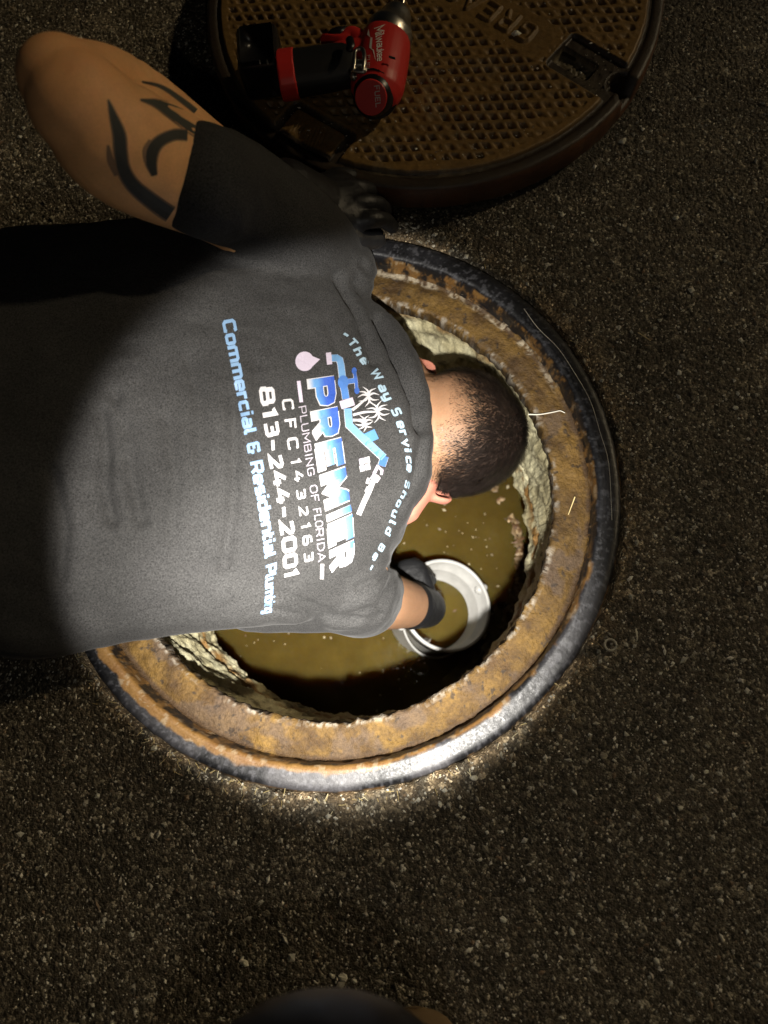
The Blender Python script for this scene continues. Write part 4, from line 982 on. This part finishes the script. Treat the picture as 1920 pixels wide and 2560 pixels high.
logo = Decal(); tp = Decal()
PW = {'P': [[(.15, 0), (.15, 1)], [(.15, .865), (.60, .865), (.80, .80), (.84, .66), (.80, .50), (.60, .43), (.15, .43)]],
      'R': [[(.15, 0), (.15, 1)], [(.15, .865), (.60, .865), (.79, .80), (.82, .67), (.79, .53), (.60, .46), (.15, .46)], [(.46, .50), (.86, -.02)]],
      'E': [[(.15, 0), (.15, 1)], [(.15, .865), (.98, .865)], [(.15, .5), (.88, .5)], [(.15, .135), (.98, .135)]],
      'M': [[(.12, 0), (.12, 1)], [(.88, 0), (.88, 1)], [(.14, .98), (.5, .30), (.86, .98)]], 'I': [[(.5, 0), (.5, 1)]]}
starts = [((766.2, 950.1), (834, 940.5)), ((774.7, 1030.9), (843.4, 1017.6)), ((786.1, 1111.6), (852.5, 1094.2)), ((798, 1190.9), (862.6, 1167.7)), ((814.4, 1285.4), (875.1, 1259.3)), ((818.2, 1312.4), (880, 1285.4)), ((822.7, 1378), (883.8, 1350)), ((826, 1440), (884, 1412))]
for i, ch in enumerate('PREMIER'):
    (b0, c0), (b1, c1) = [tuple(map(np.array, s)) for s in (starts[i], starts[i + 1])]; gp = .10 if ch != 'I' else .14
    def f(u, v, b0=b0, c0=c0, b1=b1, c1=c1, gp=gp):
        u = u * (1 - gp); return (b0 + (b1 - b0) * u) + ((c0 + (c1 - c0) * u) - (b0 + (b1 - b0) * u)) * v
    for st in PW[ch]:
        for extra, h, colf in ((.030, .0003, lambda p: WHITE), (0, .0006, None)):
            wy = .135 + extra; wx_ = (.15 if ch != 'I' else .36) + extra * .9
            for q_ in stroke_quads(st, wy, .12, wx=wx_):
                q_ = [np.array([np.clip(p[0], 0 - extra, 1 + extra), np.clip(p[1], 0 - extra, 1 + extra)]) for p in q_]
                if colf: logo.add([[f(*p) for p in q_]], colf, h)
                else:
                    wa = .02 + .60 * i / 6
                    cc = [lerp3(lerp3(BLUE, SKYB, float(sst(wa + .66, wa + .32, p[1]))), WHITE, float(sst(wa + .26, wa, p[1]))) for p in q_]
                    logo.q.append(np.array([f(*p) for p in q_])); logo.c.append(cc); logo.h.append(h + random.random() * .0001)
def quad_strip(dec, pts, w, col, outline=True, z=zC):
    pts = [z(*p) for p in pts]
    if outline: dec.add(stroke_quads(pts, w * .1808 + .7, 3.0), WHITE, .0003)
    dec.add(stroke_quads(pts, w * .1808, 3.0), col, .0006)
# drop
ang = np.linspace(.55, 2 * PI - .55, 30); drop = [zC(330, 490)] + [zC(118 + 128 * math.cos(a_), 518 + 135 * math.sin(a_)) for a_ in ang]
cd = np.mean(drop, 0)
for i in range(len(drop)): logo.add([[cd, drop[i], drop[(i + 1) % len(drop)]]], LIL, .0004)
# tap: spout, body, cross handle, collars
FA = lambda p: lerp3(SKYB, BLUE, .35)
quad_strip(logo, [(490, 475), (560, 472), (602, 500), (620, 570), (640, 740)], 46, lerp3(SKYB, PALE, .2))
quad_strip(logo, [(648, 830), (672, 930), (688, 1040)], 48, lerp3(SKYB, BLUE, .4))
cc_ = zC(650, 808); cir = [(cc_[0] + 13.2 * math.cos(a_), cc_[1] + 17 * math.sin(a_)) for a_ in np.linspace(0, 2 * PI, 25)[:-1]]
for i in range(24): logo.add([[cc_, cir[i], cir[(i + 1) % 24]]], lerp3(SKYB, BLUE, .5), .0007)
quad_strip(logo, [(700, 800), (830, 780)], 34, lerp3(SKYB, BLUE, .6))
quad_strip(logo, [(798, 620), (815, 720), (828, 800), (838, 950)], 22, lerp3(SKYB, BLUE, .8))
for p in ((800, 650), (838, 925)):
    c0 = zC(*p); cir = [(c0[0] + 6.4 * math.cos(a_), c0[1] + 8.5 * math.sin(a_)) for a_ in np.linspace(0, 2 * PI, 17)[:-1]]
    for i in range(16): logo.add([[c0, cir[i], cir[(i + 1) % 16]]], lerp3(SKYB, BLUE, .8), .0007)
quad_strip(logo, [(445, 398), (462, 562)], 36, LIL, False); quad_strip(logo, [(612, 1128), (795, 1070)], 56, LIL, False)
# pipe that bends into the roof line, with the chimney
quad_strip(logo, [(712, 1170), (732, 1400), (900, 1560), (1210, 1850)], 50, lerp3(SKYB, PALE, .25))
quad_strip(logo, [(900, 1560), (1210, 1850)], 52, lerp3(SKYB, BLUE, .25)); quad_strip(logo, [(960, 1590), (1110, 1520)], 72, SKYB, False)
quad_strip(logo, [(1225, 1830), (1180, 1960)], 52, lerp3(SKYB, BLUE, .7))
# palms
def palm(c0, trunk, fr, s):
    P = catmull(np.array([zC(*p) for p in trunk]), 4)
    for i in range(len(P) - 1): logo.add(stroke_quads([P[i], P[i + 1]], 3.4 - 1.6 * i / len(P)), WHITE, .0005)
    c0 = np.array(zC(*c0))
    for a_ in fr:
        a_ = math.radians(a_); d_ = np.array([math.cos(a_), math.sin(a_)]); n_ = np.array([-d_[1], d_[0]]); sg = 1 if math.sin(a_ * 2 + .4) > 0 else -1
        pts = catmull(np.array([c0, c0 + d_ * s * .5 + n_ * s * .10 * sg, c0 + d_ * s + n_ * s * .02 - n_ * s * .22 * sg]), 4); wd_ = np.interp(np.linspace(0, 1, len(pts)), [0, .35, 1], [1.5, 2.7, .4])
        dd_ = np.gradient(pts, axis=0); dd_ /= np.linalg.norm(dd_, axis=1)[:, None]; nn_ = np.stack([-dd_[:, 1], dd_[:, 0]], 1)
        logo.add([[pts[i] + nn_[i] * wd_[i], pts[i] - nn_[i] * wd_[i], pts[i + 1] - nn_[i + 1] * wd_[i + 1], pts[i + 1] + nn_[i + 1] * wd_[i + 1]] for i in range(len(pts) - 1)], WHITE, .0005)
palm((1000, 1000), [(775, 1190), (880, 1110), (1000, 1000)], (95, 140, 185, 215, 250, 300, 340, 30, 65), 27)
palm((1130, 1215), [(785, 1260), (950, 1220), (1130, 1215)], (20, 60, 95, 135, 205, 240, 275, 310, 340), 29)
palm((940, 1370), [(785, 1330), (860, 1335), (940, 1370)], (0, 40, 80, 120, 160, 215, 250, 290, 330), 22)
# window and pipe wrench
for sx in (0, 1):
    for sy in (0, 1):
        o_ = np.array([868 + sx * 76 + sy * 6, 1868 + sy * 95 - sx * 20]); logo.add([[zC(*(o_ + p)) for p in ((0, 0), (66, -16), (80, 66), (12, 82))]], WHITE if sx + sy else LIL, .0004)
def wr(pts, w, c_): logo.add(stroke_quads([zE(*p) for p in pts], w * .15825, 3.0), c_, .0005)
wr([(480, 1180), (560, 990), (650, 800), (720, 620)], 40, WHITE); wr([(690, 560), (800, 640)], 50, (.36, .34, .39)); wr([(720, 540), (790, 400)], 24, LIL); wr([(770, 410), (850, 480), (838, 550)], 20, LIL)
wr([(640, 600), (610, 690)], 22, WHITE); wr([(590, 820), (630, 740)], 20, WHITE); wr([(760, 560), (800, 590)], 16, WHITE)
logo.build('logo_print', sb, M_PRINT, shirt)

# ------------------------------------------------------------------ the one who holds the light: knee and boot at the picture's lower edge
watcher = thing('person', 'crouching person with only a black clad knee and tan boot toe showing at bottom edge', 'person')
bt = at(1038, 2612, .05)
kc = at(805, 2895, .36)
v, f, _ = union([limb([kc + [0, -.42, .10], kc + [0, -.22, .05], kc + [0, -.02, .0], kc + [0, .012, -.012]], [(.096, .085), (.095, .078), (.092, .060), (.086, .044)], 28, 6), limb([kc + [0, -.01, -.02], kc + [.012, -.08, -.17], bt + [-.022, -.20, .04]], [.062, .058, .046], 22, 5)], .006, 8)
v = v + (fbm(v, 22, 301, 3) - .5)[:, None] * .006
obj('trouser_leg', v, f, mat('black_trouser', (.005, .005, .0065), rough=.5, spec=.4, nscale=300, namt=.3), watcher)
v, f, _ = union([limb([bt + [.0, -.02, -.012], bt + [0, -.09, -.006], bt + [-.01, -.20, .0], bt + [-.02, -.24, .01]], [(.036, .030), (.040, .038), (.038, .046), (.036, .046)], 24, 5), limb([bt + [-.02, -.215, .02], bt + [-.022, -.205, .055]], [(.042, .042), (.040, .040)], 20, 4)], .004, 4)
v[:, 2] = np.maximum(v[:, 2], .014)
boot = obj('boot', v, f, mat('tan_leather', (.30, .17, .06), rough=.6, nscale=40, namt=.25, bscale=200, bstr=.3), watcher)
v, f = limb([bt + [.0, -.012, -.045], bt + [0, -.09, -.045], bt + [-.01, -.20, -.045], bt + [-.02, -.24, -.045]], [(.041, .012), (.044, .012), (.042, .012), (.040, .012)], 24, 5)
v[:, 2] = np.clip(v[:, 2], .0008, .02); obj('sole', v, f, mat('crepe_sole', (.20, .13, .06), rough=.8), boot)

# ------------------------------------------------------------------ small single things
def pebble(P, s, colr, seed):
    v, f = ellipsoid((0, 0, 0), np.eye(3) * [s, s * .72, s * .5], 6, 5)
    v = v * (1 + (fbm(v + seed, 2.2 / s, 400 + seed, 2) - .5) * 1.5)[:, None]; return v, f
outsP = [(1690, 545), (1558, 352), (1405, 535), (1185, 1945), (1565, 1835), (955, 2150), (612, 2407), (860, 2445), (1020, 1780 + 330), (1575, 575), (1850, 290), (1510, 1890), (1430, 2330), (60, 320), (70, 245), (40, 385), (1790, 640), (1165, 2382), (830, 2440), (1260, 2300), (275, 1690), (385, 1870), (330, 1855), (560, 2110), (1100, 2010), (1765, 1930), (1350, 1960), (1590, 2210), (1700, 2020), (1500, 2265), (150, 2080), (260, 2300), (90, 1890), (420, 2240), (700, 2330), (1000, 2300), (1200, 2150), (1640, 2400), (1800, 2250), (1860, 1650), (1650, 1480), (1720, 1250), (1600, 980), (1840, 1020), (1480, 600), (1350, 560), (1650, 800), (130, 545), (200, 100), (300, 60)]
protos = []
for k in range(6):
    v, f = pebble(None, 1.0, None, k); cc = np.tile(STONE_COL[[0, 5, 0, 1, 0, 2][k]] * [1, 1, .95], (len(v), 1)); protos.append(mesh('pebble', v, f, M_STONE, cc, smooth=False))
for k, (x, y) in enumerate(outsP):
    P = at(x, y, 0); o = bpy.data.objects.new('pebble', protos[k % 6]); COL.objects.link(o); s = random.uniform(.0022, .0050) * (1.15 if k < 12 else .8)
    o.location = (P[0], P[1], float(ground_z(np.array([P[:2]]))[0]) + s * .32); o.scale = (s, s, s); o.rotation_euler = (random.uniform(-.3, .3), random.uniform(-.3, .3), random.uniform(0, 6.28))
    o['label'] = 'small pale pebble lying loose on the dark asphalt'; o['category'] = 'pebble'; o['group'] = 'pale pebbles scattered over the asphalt'
v, f = pebble(None, 1, None, 9); P = at(1289, 96, LZ)
o = obj('pebble', v * .0056, f, M_STONE, None, col=np.tile([.72, .70, .58], (len(v), 1)), smooth=False, label='single white pebble resting on the raised letter G of the iron cover', category='pebble')
o.location = (P[0], P[1], LZ + .0075)
def stalk(name, pts, w, colr, label, cat, zs):
    v, f = limb([at(x, y, z) for (x, y), z in zip(pts, zs)], [w * t for t in np.linspace(1, .6, len(pts))], 6, 4)
    return obj(name, v, f, mat('dry_' + name, colr, rough=.55), None, label=label, category=cat)
stalk('grass_stalk', [(1322, 1036), (1350, 1036), (1385, 1030), (1400, 1027), (1412, 1032)], .0009, (.72, .68, .58), 'pale forked stalk lying across the rusty ledge right of the head', 'twig', [-.026] * 5)
stalk('straw', [(1437, 1243), (1430, 1262), (1421, 1286)], .0009, (.66, .52, .24), 'short yellow straw standing on the rusty ledge right of the ear', 'straw', [-.024, -.026, -.028])
stalk('fibre_strand', [(1310, 772), (1345, 820), (1395, 870), (1435, 930), (1475, 1000), (1500, 1080), (1522, 1160), (1530, 1300)], .00045, (.45, .42, .34), 'long thin fibre curving along the black right rim of the manhole', 'fibre', [.006] * 8)
stalk('straw', [(1596, 832), (1612, 842), (1626, 851)], .0008, (.62, .50, .26), 'thin dry straw lying on the asphalt right of the black rim', 'straw', [.003, .004, .003])
stalk('straw', [(1590, 1575), (1593, 1592), (1592, 1602)], .0009, (.66, .62, .48), 'short pale twig lying on the asphalt below the right rim', 'twig', [.003, .004, .003])
th = np.linspace(0, 2 * PI * .93, 14); c0 = at(1526, 1612, .002)
v, f = limb([c0 + [.0062 * math.cos(t), .0062 * math.sin(t), .001] for t in th], [.0011] * 14, 6, 2)
obj('washer', v, f, mat('pale_ring', (.55, .52, .42), rough=.5), None, label='tiny pale open ring lying on the asphalt right of the manhole', category='ring')
